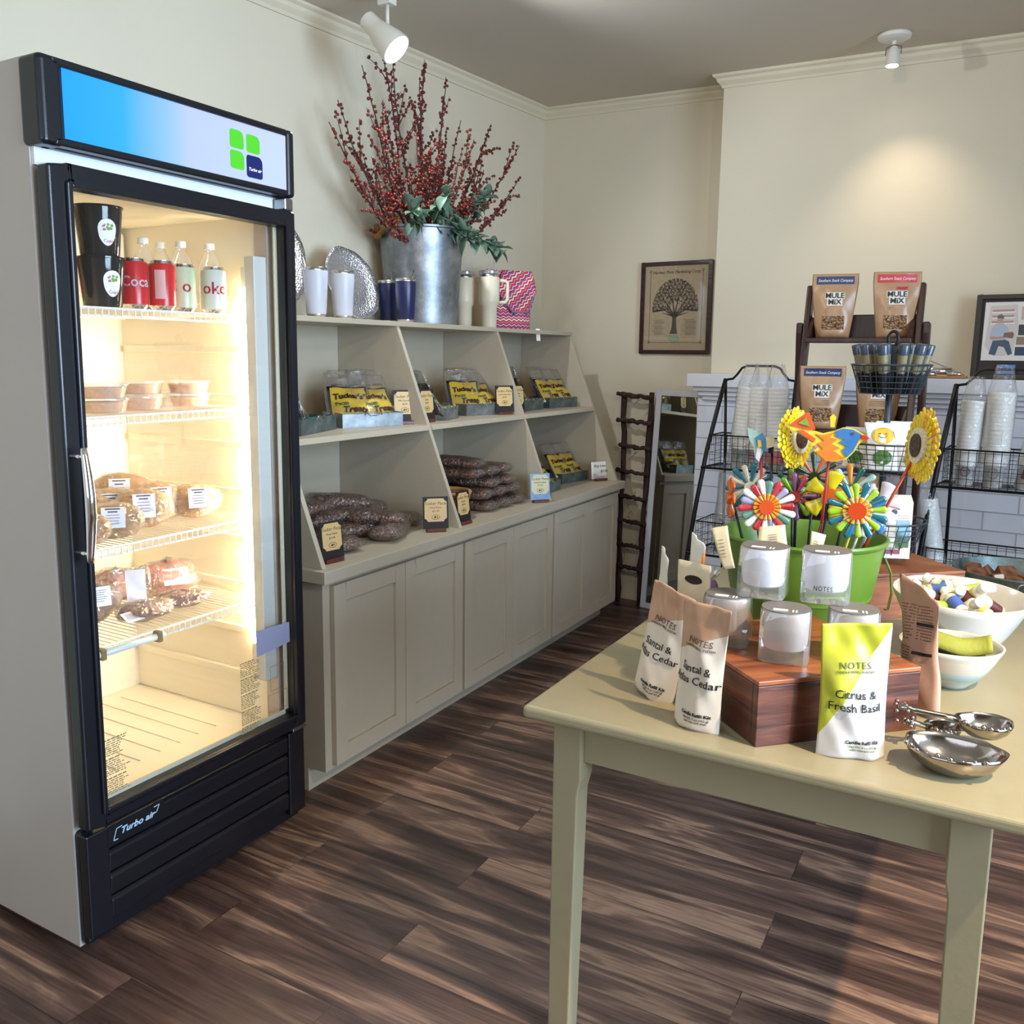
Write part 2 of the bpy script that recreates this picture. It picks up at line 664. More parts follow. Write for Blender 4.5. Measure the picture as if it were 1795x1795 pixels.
# crown moulding following the wall line
def crown(name, pts, m, prof=((0, -.062), (.008, -.062), (.012, -.05), (.028, -.034), (.032, -.02), (.046, -.012), (.05, .002), (0, .002))):
    """pts: xy polyline on the wall face, room on its left-hand side"""
    pts = [Vector((p[0], p[1], 0)) for p in pts]
    secs = []
    for i, p in enumerate(pts):
        d0 = (p-pts[i-1]).normalized() if i else (pts[1]-p).normalized()
        d1 = (pts[i+1]-p).normalized() if i < len(pts)-1 else d0
        n0 = Vector((-d0.y, d0.x, 0))
        n1 = Vector((-d1.y, d1.x, 0))
        n = (n0+n1).normalized()
        n = n/max(.3, n.dot(n0))
        secs.append([Vector((p.x+n.x*a, p.y+n.y*a, zc(p.x, p.y)+b_)) for a, b_ in prof])
    bm_ = MB()
    k = len(prof)
    for sct in secs:
        bm_.v += sct
    for i in range(len(secs)-1):
        for j in range(k):
            bm_.f.append((i*k+j, i*k+(j+1) % k, (i+1)*k+(j+1) % k, (i+1)*k+j))
    bm_.f.append(tuple(range(k)))
    bm_.f.append(tuple((len(secs)-1)*k+j for j in range(k)))
    return struct(name, bm_, m)
crown('trim_1', [(XR, ych(XR)), (XC, ych(XC)), (XC, yrec(XC)), (XW, yrec(XW)), (XW, YF)], M_trim)
# baseboard in the recess
wb = MB()
wb.add([(XW, yrec(XW)-.015, 0), (XC, yrec(XC)-.015, 0), (XC, yrec(XC), 0), (XW, yrec(XW), 0), (XW, yrec(XW)-.015, .012), (XC, yrec(XC)-.015, .012), (XC, yrec(XC), .012), (XW, yrec(XW), .012)],
       [(0, 1, 2, 3), (7, 6, 5, 4), (0, 4, 5, 1), (1, 5, 6, 2), (2, 6, 7, 3), (3, 7, 4, 0)])
struct('baseboard_back', wb, M_trim)
# painted brick chimney base and the mantel board
ANG = math.atan(BY)
def ch_frame(x, off, z=0):
    """point in front of the chimney face: x along, off towards the room"""
    return Vector((x+math.sin(ANG)*0, ych(x)-off, z))
br_root = struct('wall_brick', MB().bx(0, 3.9, -.045, .0, 0, 1.262), M_brick)
br_root.location = (XC-.05, ych(XC-.05), 0)
br_root.rotation_euler = (0, 0, ANG)
mt = T('mantel_shelf', (.962, ych(.962), 1.2), ANG, 'thick white painted mantel board on stepped moulding above the brick', 'mantel')
MB().bx(0, 3.95, -.135, -.001, .077, .142).build('mantel_board', M_whitepaint, mt, bev=.003)
b = MB()
for z0, z1, d, e in ((.054, .0765, .11, .025), (.03, .0535, .09, .045), (.008, .0295, .07, .06)):
    b.bx(e, 3.9, -d, -.0, z0, z1)
b.build('moulding', M_whitepaint, mt, bev=.004)
# hairline cracks where old plaster has opened at the corner
# ------------------------------------------------------------------ display fridge
FY0, FY1 = 1.148, 1.8605
fr = T('display_fridge', (.35, 1.504, 0), 0, 'white glass-door drinks fridge with black trim and a blue and white header sign', 'fridge')
b = MB()
# body shell: walls around the liner
b.bx(-.055, .645, FY0, FY0+.004, .057, 2.0085).bx(-.055, .645, FY1-.004, FY1, .057, 2.0085)
b.bx(-.055, .645, FY0+.004, FY1-.004, 1.80, 2.0085).bx(-.055, .645, FY0+.004, FY1-.004, .057, .345).bx(-.055, -.045, FY0+.004, FY1-.004, .345, 1.80)
b.bx(.60, .645, FY0+.004, FY0+.05, .345, 1.80).bx(.60, .645, FY1-.05, FY1-.004, .345, 1.80)
b.build('body', mat('fridge_side', 'B9AFA6', .4, bump=.02, bscale=300, var=.02, vscale=4), fr, W=True)
M_liner = mat('fridge_liner', 'F7EED8', .45)
b = MB()
b.bx(.03, .602, FY0+.035, FY0+.048, .358, 1.79).bx(.03, .602, FY1-.048, FY1-.035, .358, 1.79).bx(.02, .032, FY0+.035, FY1-.035, .358, 1.79)
b.bx(.03, .602, FY0+.035, FY1-.035, 1.788, 1.80).bx(.03, .63, FY0+.035, FY1-.035, .346, .358)
for i in range(9):   # rack grooves on both side walls
    z = .48+i*.135
    b.bx(.06, .56, FY1-.062, FY1-.0475, z, z+.020)
    b.bx(.06, .56, FY0+.0475, FY0+.0535, z, z+.028)
for i in range(8):   # ribs on the cabinet floor
    y = FY0+.1+i*.065
    b.bx(.08, .50, y, y+.004, .3575, .361)
b.build('liner', M_liner, fr, W=True, bev=.002)
# shallow cooling panel at the top of the back wall
b = MB().bx(.0325, .085, FY0+.10, FY1-.06, 1.585, 1.775)
b.build('cooling_panel', M_liner, fr, W=True, bev=.012, seg=3)
# header
b = MB()
zt, zb = 2.0085, 1.835
b.bx(.635, .672, FY0+.012, FY1-.012, zb, zt)
b.bx(.672, .703, FY0+.022, FY1-.022, zt-.018, zt-.002).bx(.672, .703, FY0+.022, FY1-.022, zb+.002, zb+.018)
b.build('header_frame', M_black, fr, W=True, bev=.004)
b = MB()
for ya_, yb_ in ((FY0-.008, FY0+.0455), (FY1-.0235, FY1+.006)):
    MB().bx(.632, .703, ya_, yb_, zb, zt).build('header_end_cap', M_black, fr, W=True, bev=.012, seg=3)
M_sign = grad_mat('header_sign_print', (0, 1, 0), -.31, .33, [(0, '1F93D0'), (.22, '339CD2'), (.42, '93B1D4'), (.5, 'B4B7D0'), (1, 'BDBFCE')], .3)
sg = MB().bx(.672, .697, FY0+.046, FY1-.024, zb+.0175, zt-.0175).build('sign_panel', M_sign, fr, W=True)
def rsq(y0, y1, z0, z1, x, r=.012):
    pts = []
    for cy_, cz_, a0 in ((y1-r*1.3, z1-r*1.3, 0), (y0+r*.6, z1-r*.6, 90), (y0+r*.6, z0+r*.6, 180), (y1-r*.6, z0+r*.6, 270)):
        rr = r*1.3 if a0 == 0 else r*.6
        for k in range(5):
            a = R(a0+k*22.5)
            pts.append((cy_+rr*math.cos(a), cz_+rr*math.sin(a)))
    return MB().prism(pts, x, x+.0006, 'x')
M_green = mat('logo_green', '53C22B', .35)
M_navy = mat('logo_navy', '14205A', .35)
for (y0, y1, z0, z1, mm) in ((1.641, 1.687, 1.926, 1.970, M_green), (1.696, 1.742, 1.924, 1.968, M_green), (1.641, 1.687, 1.877, 1.9205, M_green), (1.695, 1.750, 1.864, 1.918, M_navy)):
    rsq(y0, y1, z0, z1, .6968).build('logo_square', mm, sg, W=True)
def ft(s, y, z, size, m, par, x=.698, align='CENTER', **k):
    o = text(s, size, m, par, (0, 0, 0), (R(90), 0, R(90)), align=align, **k)
    w = mw(par).inverted() @ Matrix.Translation((x, y, z)) @ Euler((R(90), 0, R(90))).to_matrix().to_4x4()
    o.matrix_basis = w
    return o
ft('Turbo air', 1.7225, 1.884, .0115, M_paper, sg, shear=.3, bold=.0002)
# front frame behind door
b = MB()
b.bx(.6455, .655, FY0+.004, FY1-.004, 1.80, 1.84)
b.build('top_rail', mat('white_frame', 'E3E6EA', .35), fr, W=True)
# door
dr = MB()
x0, x1 = .662, .700
ZT, ZB = 1.7995, .3560
GY0, GY1, GZ0, GZ1 = 1.197, 1.8235, .396, 1.757
dr.bx(x0, x1, FY0+.001, GY0, ZB, ZT).bx(x0, x1, GY1, FY1+.004, ZB, ZT).bx(x0, x1, GY0, GY1, ZB, GZ0).bx(x0, x1, GY0, GY1, GZ1, ZT)
door = dr.build('door', M_black, fr, W=True, bev=.006, seg=2)
b = MB()   # raised inner lip of the door frame
lp = .012
b.bx(.694, .7085, GY0-lp, GY0, GZ0-lp, GZ1+lp).bx(.694, .7085, GY1, GY1+lp, GZ0-lp, GZ1+lp).bx(.694, .7085, GY0, GY1, GZ0-lp, GZ0).bx(.694, .7085, GY0, GY1, GZ1, GZ1+lp)
b.build('door_lip', M_black, door, W=True, bev=.004, seg=2)
MB().bx(.646, .662, FY0+.012, FY1-.012, ZB+.01, ZB+.03).bx(.646, .662, FY0+.012, FY1-.012, ZT-.03, ZT-.01).bx(.646, .662, FY0+.012, FY0+.03, ZB+.03, ZT-.03).bx(.646, .662, FY1-.03, FY1-.012, ZB+.03, ZT-.03).build('gasket', mat('gasket_grey', '5E5A55', .7), door, W=True)
MB().bx(.684, .688, GY0, GY1, GZ0, GZ1).build('glass', M_glass, door, W=True)
MB().bx(.665, .669, GY0, GY1, GZ0, GZ0+.012).bx(.665, .669, GY0, GY0+.01, GZ0, GZ1).bx(.665, .669, GY1-.012, GY1, GZ0, GZ1).build('glass_spacer', mat('spacer', 'CFC9B0', .5), door, W=True)
hd = MB()
hp = [(.703, 1.164, 1.206), (.738, 1.164, 1.206)]
pts = [(.742+.012*math.sin(math.pi*t), 1.164, 1.225-.245*t) for t in [i/14 for i in range(15)]]
hd.tube(pts, [.0075+.004*math.sin(math.pi*i/14) for i in range(15)], 10)
hd.tube([(.700, 1.164, 1.206), (.745, 1.164, 1.206)], .0055, 10).tube([(.700, 1.164, .998), (.745, 1.164, .998)], .0055, 10)
tag(hd.build('handle', M_chrome, door, W=True, smooth=True), 'chrome handle', None)
tag(MB().add([(.6888, 1.687, .605), (.6888, 1.815, .614), (.6888, 1.814, .672), (.6888, 1.686, .678)], [(0, 1, 2, 3)]).build('grey_sticker', mat('lavender_sticker', '8E8DA6', .6), door, W=True, sol=.0006), 'lavender grey sticker', None)
# warning leaflets printed on the glass: rows of tiny print
rnd = random.Random(3)
for (ya, yb, za, zb2, st) in ((1.205, 1.275, .545, .405, .0052), (1.625, 1.70, .60, .40, .0050)):
    tb = MB()
    z = za
    k = 0
    while z > zb2:
        e = yb-rnd.random()*.03
        if k % 9 != 8:
            y = ya
            while y < e:
                w = .004+.01*rnd.random()
                tb.bx(.6886, .6889, y, min(e, y+w), z, z+(.0024 if k % 9 else .0036))
                y += w+.0025
        z -= st
        k += 1
    tag(tb.build('warning_print', mat('print_brown', '8C7A56', .7), door, W=True), None, None, None, 'stuff')
tb = MB()   # outline diagram beside the print
for (ya, yb, za, zb2) in ((1.725, 1.80, .48, .43), (1.735, 1.79, .56, .49)):
    tb.bx(.6886, .6889, ya, yb, za, za+.0015).bx(.6886, .6889, ya, yb, zb2, zb2+.0015).bx(.6886, .6889, ya, ya+.0015, zb2, za).bx(.6886, .6889, yb-.0015, yb, zb2, za)
tb.build('warning_print', MATS['print_brown'], door, W=True)
# brand plate on the lower door frame
bp_ = MB()
for q0, q1 in (((1.219, .323), (1.226, .3485)), ((1.226, .3485), (1.243, .3495)), ((1.347, .3385), (1.350, .3525)), ((1.350, .3525), (1.335, .3515)), ((1.219, .323), (1.233, .3225)), ((1.347, .3385), (1.332, .3370))):
    d = Vector((q1[0]-q0[0], q1[1]-q0[1]))
    n = Vector((-d.y, d.x)).normalized()*.0011
    bp_.add([(.6985, q0[0]-n.x, q0[1]-n.y), (.6985, q1[0]-n.x, q1[1]-n.y), (.6985, q1[0]+n.x, q1[1]+n.y), (.6985, q0[0]+n.x, q0[1]+n.y)], [(0, 1, 2, 3)])
# grille
g = MB()
GX = .689
g.bx(.6, .668, FY0+.004, FY1+.002, .062, .342)
gr = g.build('front_grille', M_black, fr, W=True, bev=.01, seg=2)
g = MB()
for i in range(4):
    z = .105+i*.058
    g.prism([(.662, z), (.675, z), (GX-.004, z+.006), (GX-.002, z+.048), (.678, z+.055), (.662, z+.055)], FY0+.06, FY1-.06)
g.bx(.662, GX, FY0+.002, FY0+.059, .088, .34).bx(.662, GX, FY1-.059, FY1+.004, .088, .34)
g.build('grille_slats', M_black, gr, W=True, bev=.003)
lg = MB()
for q0, q1 in (((1.219, .300), (1.228, .3265)), ((1.228, .3265), (1.243, .3275)), ((1.340, .3165), (1.349, .3325)), ((1.349, .3325), (1.333, .3315)), ((1.219, .300), (1.231, .3)), ((1.340, .3165), (1.325, .3150))):
    d = Vector((q1[0]-q0[0], q1[1]-q0[1]))
    n = Vector((-d.y, d.x)).normalized()*.001
    lg.add([(.6895, q0[0]-n.x, q0[1]-n.y), (.6895, q1[0]-n.x, q1[1]-n.y), (.6895, q1[0]+n.x, q1[1]+n.y), (.6895, q0[0]+n.x, q0[1]+n.y)], [(0, 1, 2, 3)])
MB().bx(.66, .6893, 1.205, 1.362, .293, .341).build('badge_plate', M_black, gr, W=True)
M_badge = mat('badge_silver', 'A9C4D6', .3)
lg.build('badge_bracket', M_badge, gr, W=True, sol=.0006)
ft('Turbo air', 1.2845, .3150, .022, M_badge, gr, x=.6896, shear=.35, bold=.0005, sx=1.12)
MB().bx(.7005, .703, 1.20, 1.2001, .34, .3401)
MB().bx(.66, .698, FY1-.05, FY1+.006, .3435, .3545).build('hinge', mat('steel', 'A7A9AC', .3, metal=1), fr, W=True, bev=.002)
MB().bx(.66, .70, FY1-.035, FY1-.003, 1.801, 1.833).build('hinge', MATS['steel'], fr, W=True, bev=.004)
for x, y in ((.575, FY0+.075), (.575, FY1-.075), (.03, FY0+.07), (.03, FY1-.07)):
    c = MB()
    c.lathe([(0, -.011), (.026, -.011), (.028, 0), (.026, .011), (0, .011)], 16, (x, y, .0285), rotm(R(90)))
    c.bx(x-.02, x+.02, y-.017, y+.017, .045, .06)
    c.build('caster', mat('caster_grey', '4A4946', .5), fr, W=True)
# wire shelves
for z, nm in ((1.525, 1), (1.277, 2), (.969, 3), (.735, 4)):
    w = MB()
    yA, yB = FY0+.055, FY1-.055
    w.tube([(.60, yA, z-.002), (.60, yB, z-.002)], .0035, 6).tube([(.60, yA, z-.020), (.60, yB, z-.020)], .003, 6)
    w.tube([(.06, yA, z-.002), (.06, yB, z-.002)], .003, 6).tube([(.33, yA, z-.006), (.33, yB, z-.006)], .003, 6)
    n = 34
    for i in range(n+1):
        y = yA+(yB-yA)*i/n
        w.tube([(.06, y, z), (.597, y, z), (.604, y, z-.004), (.604, y, z-.022)], .0016, 5)
    w.build('wire_shelf', mat('white_wire', 'F1EEE4', .35), fr, W=True)
# rail with price strip on the lowest shelf
b = MB().tube([(.612, FY0+.085, .722), (.612, FY0+.30, .722)], .009, 8)
b.build('price_strip', mat('strip_plastic', 'D6E2E2', .2), fr, W=True, smooth=True)
for q in (.115, .275):
    MB().bx(.600, .624, FY0+q, FY0+q+.014, .708, .736).build('strip_clip', mat('clip_brown', '84724B', .5), fr, W=True, bev=.003)
# fluorescent lamp in the right front corner with its grey cover
lp_ = MB().tube([(.585, FY1-.062, .60), (.585, FY1-.062, 1.60)], .012, 12)
tag(lp_.build('light_tube', mat('lit_tube', 'FFFFFF', .5, emit=(1, .80, .50), estr=95), fr, W=True, smooth=True), 'lit fluorescent tube', None)
MB().bx(.605, .640, FY1-.095, FY1-.048, .50, 1.68).build('lamp_cover', mat('lamp_cover_grey', 'C9CCC6', .5), fr, W=True, bev=.003)
for z0 in (1.6005, .545):
    MB().bx(.57, .60, FY1-.075, FY1-.05, z0, z0+.0545).build('lamp_socket', M_white, fr, W=True, bev=.002)

# ------------------------------------------------------------------ base cabinets, counter, hutch
YD = [2.105, 2.489, 2.879, 3.277, 3.667, 4.063, 4.451]
bounds = [2.0726, 2.884, 3.672, 4.462]
names_ = ['sage green double-door base cabinet nearest the fridge', 'sage green double-door base cabinet in the middle of the run under the counter', 'sage green double-door base cabinet at the far end beside the twig ladder']
for k in range(3):
    ya, yb = bounds[k], bounds[k+1]-.0005
    ct = T('base_cabinet', (.3, (ya+yb)/2, 0), 0, names_[k], 'cabinet', 'base cabinets under the shelves')
    b = MB()
    b.bx(.0, .587, ya, yb, .0815, .7185)
    b.bx(.0, .513, ya, yb, 0, .0815)
    b.build('cabinet_body', M_cab, ct, W=True)
    for j in range(2):
        d0, d1 = YD[2*k+j], YD[2*k+j+1]
        d0 += .009 if j == 0 else .0015
        d1 -= .009 if j == 1 else .0015
        if k == 0 and j == 0:
            d0 -= .009
        z0, z1 = .097, .699
        s = .058
        b = MB()
        b.bx(.5875, .6075, d0, d0+s, z0, z1).bx(.5875, .6075, d1-s, d1, z0, z1).bx(.5875, .6075, d0+s, d1-s, z0, z0+s).bx(.5875, .6075, d0+s, d1-s, z1-s, z1)
        b.bx(.5875, .5975, d0+s, d1-s, z0+s, z1-s)
        b.build('door', M_cab, ct, W=True, bev=.0012)
ctop = T('countertop', (.3, 3.26, .719), 0, 'long sage painted countertop over the base cabinets under the slanted shelves', 'countertop')
MB().bx(.0, .628, 2.038, 4.487, .7187, .7585).build('worktop', M_cab, ctop, W=True, bev=.002)
hu = T('slanted_shelf_unit', (.2, 3.26, .7585), 0, 'sage painted slant-sided shelf unit of six bays against the left wall', 'shelf unit')
SY = [2.0747, 2.8728, 3.6563, 4.4534]
TH = .019
for i, y in enumerate(SY):
    b = MB()
    ya = y-TH/2
    b.prism([(.0, .7587), (.595, .7587), (.298, 1.5335), (.0, 1.5335)], ya, ya+TH)
    b.build('divider', M_cab, hu, W=True, bev=.001)
MB().bx(.0, .302, SY[0]-.012, SY[3]+.012, 1.5337, 1.5525).build('top_board', M_cab, hu, W=True, bev=.0015)
for i in range(3):
    b = MB()
    za, zb = 1.1335, 1.153
    b.add([(.012, SY[i]+TH/2, za), (.4575, SY[i]+TH/2, za), (.4505, SY[i]+TH/2, zb), (.012, SY[i]+TH/2, zb),
           (.012, SY[i+1]-TH/2, za), (.4575, SY[i+1]-TH/2, za), (.4505, SY[i+1]-TH/2, zb), (.012, SY[i+1]-TH/2, zb)],
          [(0, 1, 2, 3), (7, 6, 5, 4), (0, 4, 5, 1), (1, 5, 6, 2), (2, 6, 7, 3), (3, 7, 4, 0)])
    b.build('shelf', M_cab, hu, W=True, bev=.001)
MB().bx(-.012, -.0005, SY[0]-TH/2, SY[3]+TH/2, .7587, 1.5335).build('back_panel', M_cab, hu, W=True)

# ------------------------------------------------------------------ table
TZ = .74
tb = T('display_table', (2.048, 2.37, 0), 0, 'olive painted wooden display table with square legs in the foreground', 'table')
MB().bx(1.6195, 2.50, 1.479, 3.265, TZ-.026, TZ).build('tabletop', M_tab, tb, W=True, bev=.009, seg=3)
LX0, LX1 = 1.666, 2.439
def tleg(xa, ya, sx, sy):
    """square leg whose inner corner is chamfered and tapers below the apron"""
    b = MB()
    w = .061
    zt = TZ-.0265
    za = .585
    vs = []
    for (z, e) in ((zt, 0), (za, 0), (za-.03, .006), (0, .014)):
        vs += [(xa, ya, z), (xa+sx*(w-e), ya, z), (xa+sx*(w-e), ya+sy*(w-e), z), (xa, ya+sy*(w-e), z)]
    fs = [(0, 1, 2, 3), (15, 14, 13, 12)]
    for k in range(3):
        o = 4*k
        fs += [(o+j, o+4+j, o+4+(j+1) % 4, o+(j+1) % 4) for j in range(4)]
    b.add(vs, fs)
    return b
for xa, ya, sx, sy in ((LX0, 1.529, 1, 1), (LX1, 1.529, -1, 1), (LX0, 3.215, 1, -1), (LX1, 3.215, -1, -1)):
    tleg(xa, ya, sx, sy).build('leg', M_tab, tb, W=True, bev=.003)
za = TZ-.026-.092
MB().bx(LX0+.0615, LX1-.0615, 1.544, 1.562, za, TZ-.0265).build('apron', M_tab, tb, W=True)
MB().bx(LX0+.0615, LX1-.0615, 3.185, 3.2, za, TZ-.0265).build('apron', M_tab, tb, W=True)
MB().bx(LX0+.015, LX0+.033, 1.5915, 3.153, za, TZ-.0265).build('apron', M_tab, tb, W=True)
MB().bx(LX1-.033, LX1-.015, 1.5915, 3.153, za, TZ-.0265).build('apron', M_tab, tb, W=True)
# ------------------------------------------------------------------ generic goods
def pouch(w, h, t, seed=0, top=.86, taper=.04, base=.35, crum=.002, nu=14, nv=18, lean=0, droop=0):
    """stand-up pouch in local frame (front towards -y, base at z=0). returns mesh builder and the front surface function"""
    rnd = random.Random(seed)
    ph = [rnd.uniform(0, 6.28) for _ in range(6)]
    def prof(z):
        if z > top:
            return max(.02, .03)
        if z < .08:
            return base+(1-base)*(z/.08)**.5 if z > 0 else base
        k = (z-.08)/(top-.08)
        return max(.03, (1-k**1.6))
    def wid(z):
        return w*(1-taper*math.sin(math.pi*min(1, z*1.05))-.02*(1-z))
    def surf(x, z, sgn):
        X = x*wid(z)/2
        b_ = (1-abs(x)**2.4)*prof(z)
        cr = crum*(math.sin(6*z+2.5*x+ph[0])+math.sin(11*z-5*x+ph[1])*.7+math.sin(7*x+13*z+ph[2])*.4+.25*math.sin(21*z+9*x+ph[3]))*(1-abs(x)**4)
        Y = sgn*(t/2*b_+.0012)+cr+lean*z*z
        Z = z*h-droop*(x+1)/2*z**3
        return (X, Y, Z)
    b = MB()
    def f(u, v):
        a = u*2
        if a <= 1:
            x, sg = 2*a-1, -1
        else:
            x, sg = 3-2*a, 1
        return surf(x, v, sg)
    n2 = nu*2
    b.grid(lambda u, v: f(u, v), n2, nv, cu=True)
    b.f.append(tuple(range(n2))[::-1])
    b.f.append(tuple(nv*n2+i for i in range(n2)))
    def front(co, eps=.0012):
        eps = max(eps, .0012)
        """map text coordinates (x, z in the plane) onto the front"""
        z = min(1, max(0, co.y/h))
        x = max(-1, min(1, co.x/(wid(z)/2)))
        p = surf(x, z, -1)
        return Vector((co.x, p[1]-eps-co.z, co.y))
    return b, front
def ptext(s, size, m, par, front, x, z, **k):
    return text(s, size, m, par, name='lettering', map_fn=lambda co: front(Vector((co.x+x, co.y+z, co.z))), **k)
def patch(front, x0, x1, z0, z1, m, par, name='label_panel', eps=.0008, n=8, corner=0):
    b = MB()
    b.grid(lambda u, v: front(Vector((x0+(x1-x0)*u, z0+(z1-z0)*v, 0)), eps), n, n)
    return b.build(name, m, par, smooth=True)

# ------------------------------------------------------------------ inside the fridge
M_tub = mat('dark_cup_plastic', '1B2026', .08)
M_lbl = mat('label_white', 'EDEAF2', .5)
def dark_cup(label, loc, rz):
    t = T('dark_plastic_cup', loc, rz, label, 'cup', 'dark tapered cups in the fridge')
    MB().lathe([(0, 0), (.041, 0), (.043, .003), (.053, .110), (.0555, .111), (.0555, .1145), (.051, .1145), (.0425, .006), (0, .006)], 28).build('cup_body', M_tub, t, smooth=True, auto=True)
    # drop-shaped sticker bent round the cup
    b = MB()
    def sf(u, v):
        a = 2*math.pi*u
        r = v
        sx, sz = .021*r*math.cos(a), .028*r*math.sin(a)-(.004*r*r if math.sin(a) < 0 else 0)
        sx *= (1+.25*math.sin(a))
        z = .055+sz
        R0 = .043+(z-.003)*.010/.107+.0006
        th = sx/R0
        return (R0*math.sin(th), -R0*math.cos(th), z)
    b.grid(sf, 20, 4, cu=True)
    st = b.build('sticker', M_lbl, t, smooth=True)
    def onc(co):
        z = .055+co.y
        R0 = .043+(z-.003)*.010/.107+.0012
        return Vector((R0*math.sin(co.x/R0), -R0*math.cos(co.x/R0), z))
    text('Cups', .011, mat('coral_ink', 'D8625C', .6), st, map_fn=lambda c: onc(Vector((c.x+.002, c.y-.021, 0))))
    g = MB()
    rnd = random.Random(4)
    for i in range(9):
        x, z = rnd.uniform(-.002, .012), rnd.uniform(.004, .016)
        p = [onc(Vector((x+.0035*math.cos(a), z+.0035*math.sin(a), 0))) for a in [k*2*math.pi/5 for k in range(5)]]
        g.add(p, [(0, 1, 2, 3, 4)])
    g.build('leaf_drawing', mat('leaf_ink', '7FA23A', .6), st)
    g = MB()
    for i in range(7):
        x, z = rnd.uniform(-.013, -.005), rnd.uniform(.002, .016)
        p = [onc(Vector((x+.0025*math.cos(a), z+.0025*math.sin(a), 0))) for a in [k*2*math.pi/5 for k in range(5)]]
        g.add(p, [(0, 1, 2, 3, 4)])
    g.build('figure_drawing', mat('berry_ink', 'B0726C', .6), st)
    return t
SH1, SH2, SH3, SH4 = 1.5272, 1.2792, .9712, .7372
dark_cup('dark glossy cup with round white sticker, bottom of the stack on the top fridge shelf', (.54, 1.378, SH1), R(82))
dark_cup('dark glossy cup with round white sticker, stacked on another cup at the top', (.54, 1.377, SH1+.1150), R(76))
dark_cup('dark glossy cup cut by the left door frame, upper one', (.53, 1.252, SH1+.1150), R(70))
dark_cup('dark glossy cup cut by the left door frame, lower one', (.53, 1.252, SH1), R(70))
M_al = mat('can_aluminium', 'D3D6DA', .2, metal=1)
def can(label, loc, rz, m, txt, mt, white=False):
    t = T('soda_can', loc, rz, label, 'can', 'soda cans on the top fridge shelf')
    MB().lathe([(0, .004), (.022, .003), (.025, 0), (.033, .012), (.033, .108), (.0275, .120), (.0275, .122), (.025, .1195), (0, .119)], 26).build('can_top', M_al, t, smooth=True, auto=True)
    MB().lathe([(.0333, .012), (.0333, .108), (.0295, .1155)], 26).build('can_print', m, t, smooth=True)
    if txt:
        def onc(c):
            r = .0339
            return Vector((r*math.sin(c.x/r), -r*math.cos(c.x/r), c.y+.065))
        # the word runs round the can
        text(txt, .034 if not white else .044, mt, t, map_fn=onc, bold=.0006)
    return t
M_red = mat('can_red', 'C4202A', .25)
M_ltg = mat('can_pale_green', 'B9C7A8', .3)
M_gs = mat('can_green', '2E9A50', .3)
dup_rz = R(48)
can('red soda can with white script beside the dark cups', (.53, 1.475, SH1), R(58), M_red, 'Coca', M_lbl)
can('front red soda can with a printed side panel', (.545, 1.545, SH1), R(52), M_red, None, None)
rdc = can('pale green soda can with a big red letter, left of the diet can', (.52, 1.632, SH1), R(30), M_ltg, 'C o', MATS['can_red'], True)
can('silver and green soda can with large red letters nearest the lamp', (.535, 1.722, SH1), R(52), mat('can_silver', 'C8CCC4', .25), 'oke', MATS['can_red'], True)
can('red soda can standing behind the dark cups at the left', (.42, 1.33, SH1), R(50), M_red, None, None)
can('green striped soda can showing between the red and pale cans', (.45, 1.580, SH1), R(50), M_gs, None, None)
pp = MB()
def onc2(x, z, r=.0340):
    return (r*math.sin(x/r), -r*math.cos(x/r), z)
pp.grid(lambda u, v: onc2(-.018+.026*u, .028+.07*v), 6, 1)
for o in list(bpy.data.objects):
    if o.get('label', '').startswith('front red soda can'):
        pp.build('nutrition_panel', mat('panel_pink', 'D9A5A0', .5), o, smooth=True)
M_water = film_mat('clear_bottle', gloss=.2, rough=.05, crinkle=.15, scale=20, milky=.10)
def bottle(label, loc):
    t = T('water_bottle', loc, 0, label, 'bottle', 'clear bottles behind the cans')
    MB().lathe([(0, 0), (.030, 0), (.032, .006), (.031, .05), (.032, .06), (.031, .07), (.032, .12), (.029, .14), (.016, .163), (.0125, .168), (.0125, .178)], 22).build('bottle_body', M_water, t, smooth=True)
    MB().lathe([(0, .178), (.0145, .178), (.0145, .192), (.0125, .194), (0, .194)], 18).build('cap', mat('bottle_cap', 'E6E4DA', .4), t, smooth=True, auto=True)
for (x, y), w in zip(((.38, 1.625), (.375, 1.685), (.40, 1.752), (.44, 1.782)), ('furthest left, half hidden', 'second from the left', 'third from the left, behind the pale green cans', 'nearest the lamp')):
    pass
bottle('clear white-capped bottle behind the red cans, leftmost of the four', (.40, 1.610, SH1))
bottle('clear white-capped bottle behind the red cans, second of the four from the left', (.36, 1.700, SH1))
bottle('clear white-capped bottle behind the pale green can', (.43, 1.707, SH1))
bottle('clear white-capped bottle nearest the lit fluorescent tube', (.46, 1.780, SH1))
# dip tubs
M_dip = mat('dip_orange', 'C68A45', .6, bump=.3, bscale=60, var=.25, vscale=90)
M_tubc = film_mat('tub_plastic', gloss=.15, rough=.15, crinkle=.1, milky=.22)
def tub(label, loc, rz):
    t = T('dip_tub', loc, rz, label, 'food tub', 'tubs of pimento dip on the second fridge shelf')
    MB().lathe([(0, 0), (.048, 0), (.055, .028), (.0585, .030), (.0585, .034), (0, .034)], 26).build('tub', M_tubc, t, smooth=True, auto=True)
    MB().lathe([(0, .0015), (.0455, .0015), (.052, .025), (0, .026)], 22).build('dip', M_dip, t, smooth=True, auto=True)
tub('flat clear tub of orange dip, lower one of the stack at the left', (.50, 1.395, SH2), 0)
tub('flat clear tub of orange dip, upper one of the stack at the left', (.50, 1.393, SH2+.0345), 0)
tub('flat clear tub of pale dip standing single in the middle of the shelf', (.47, 1.52, SH2), 0)
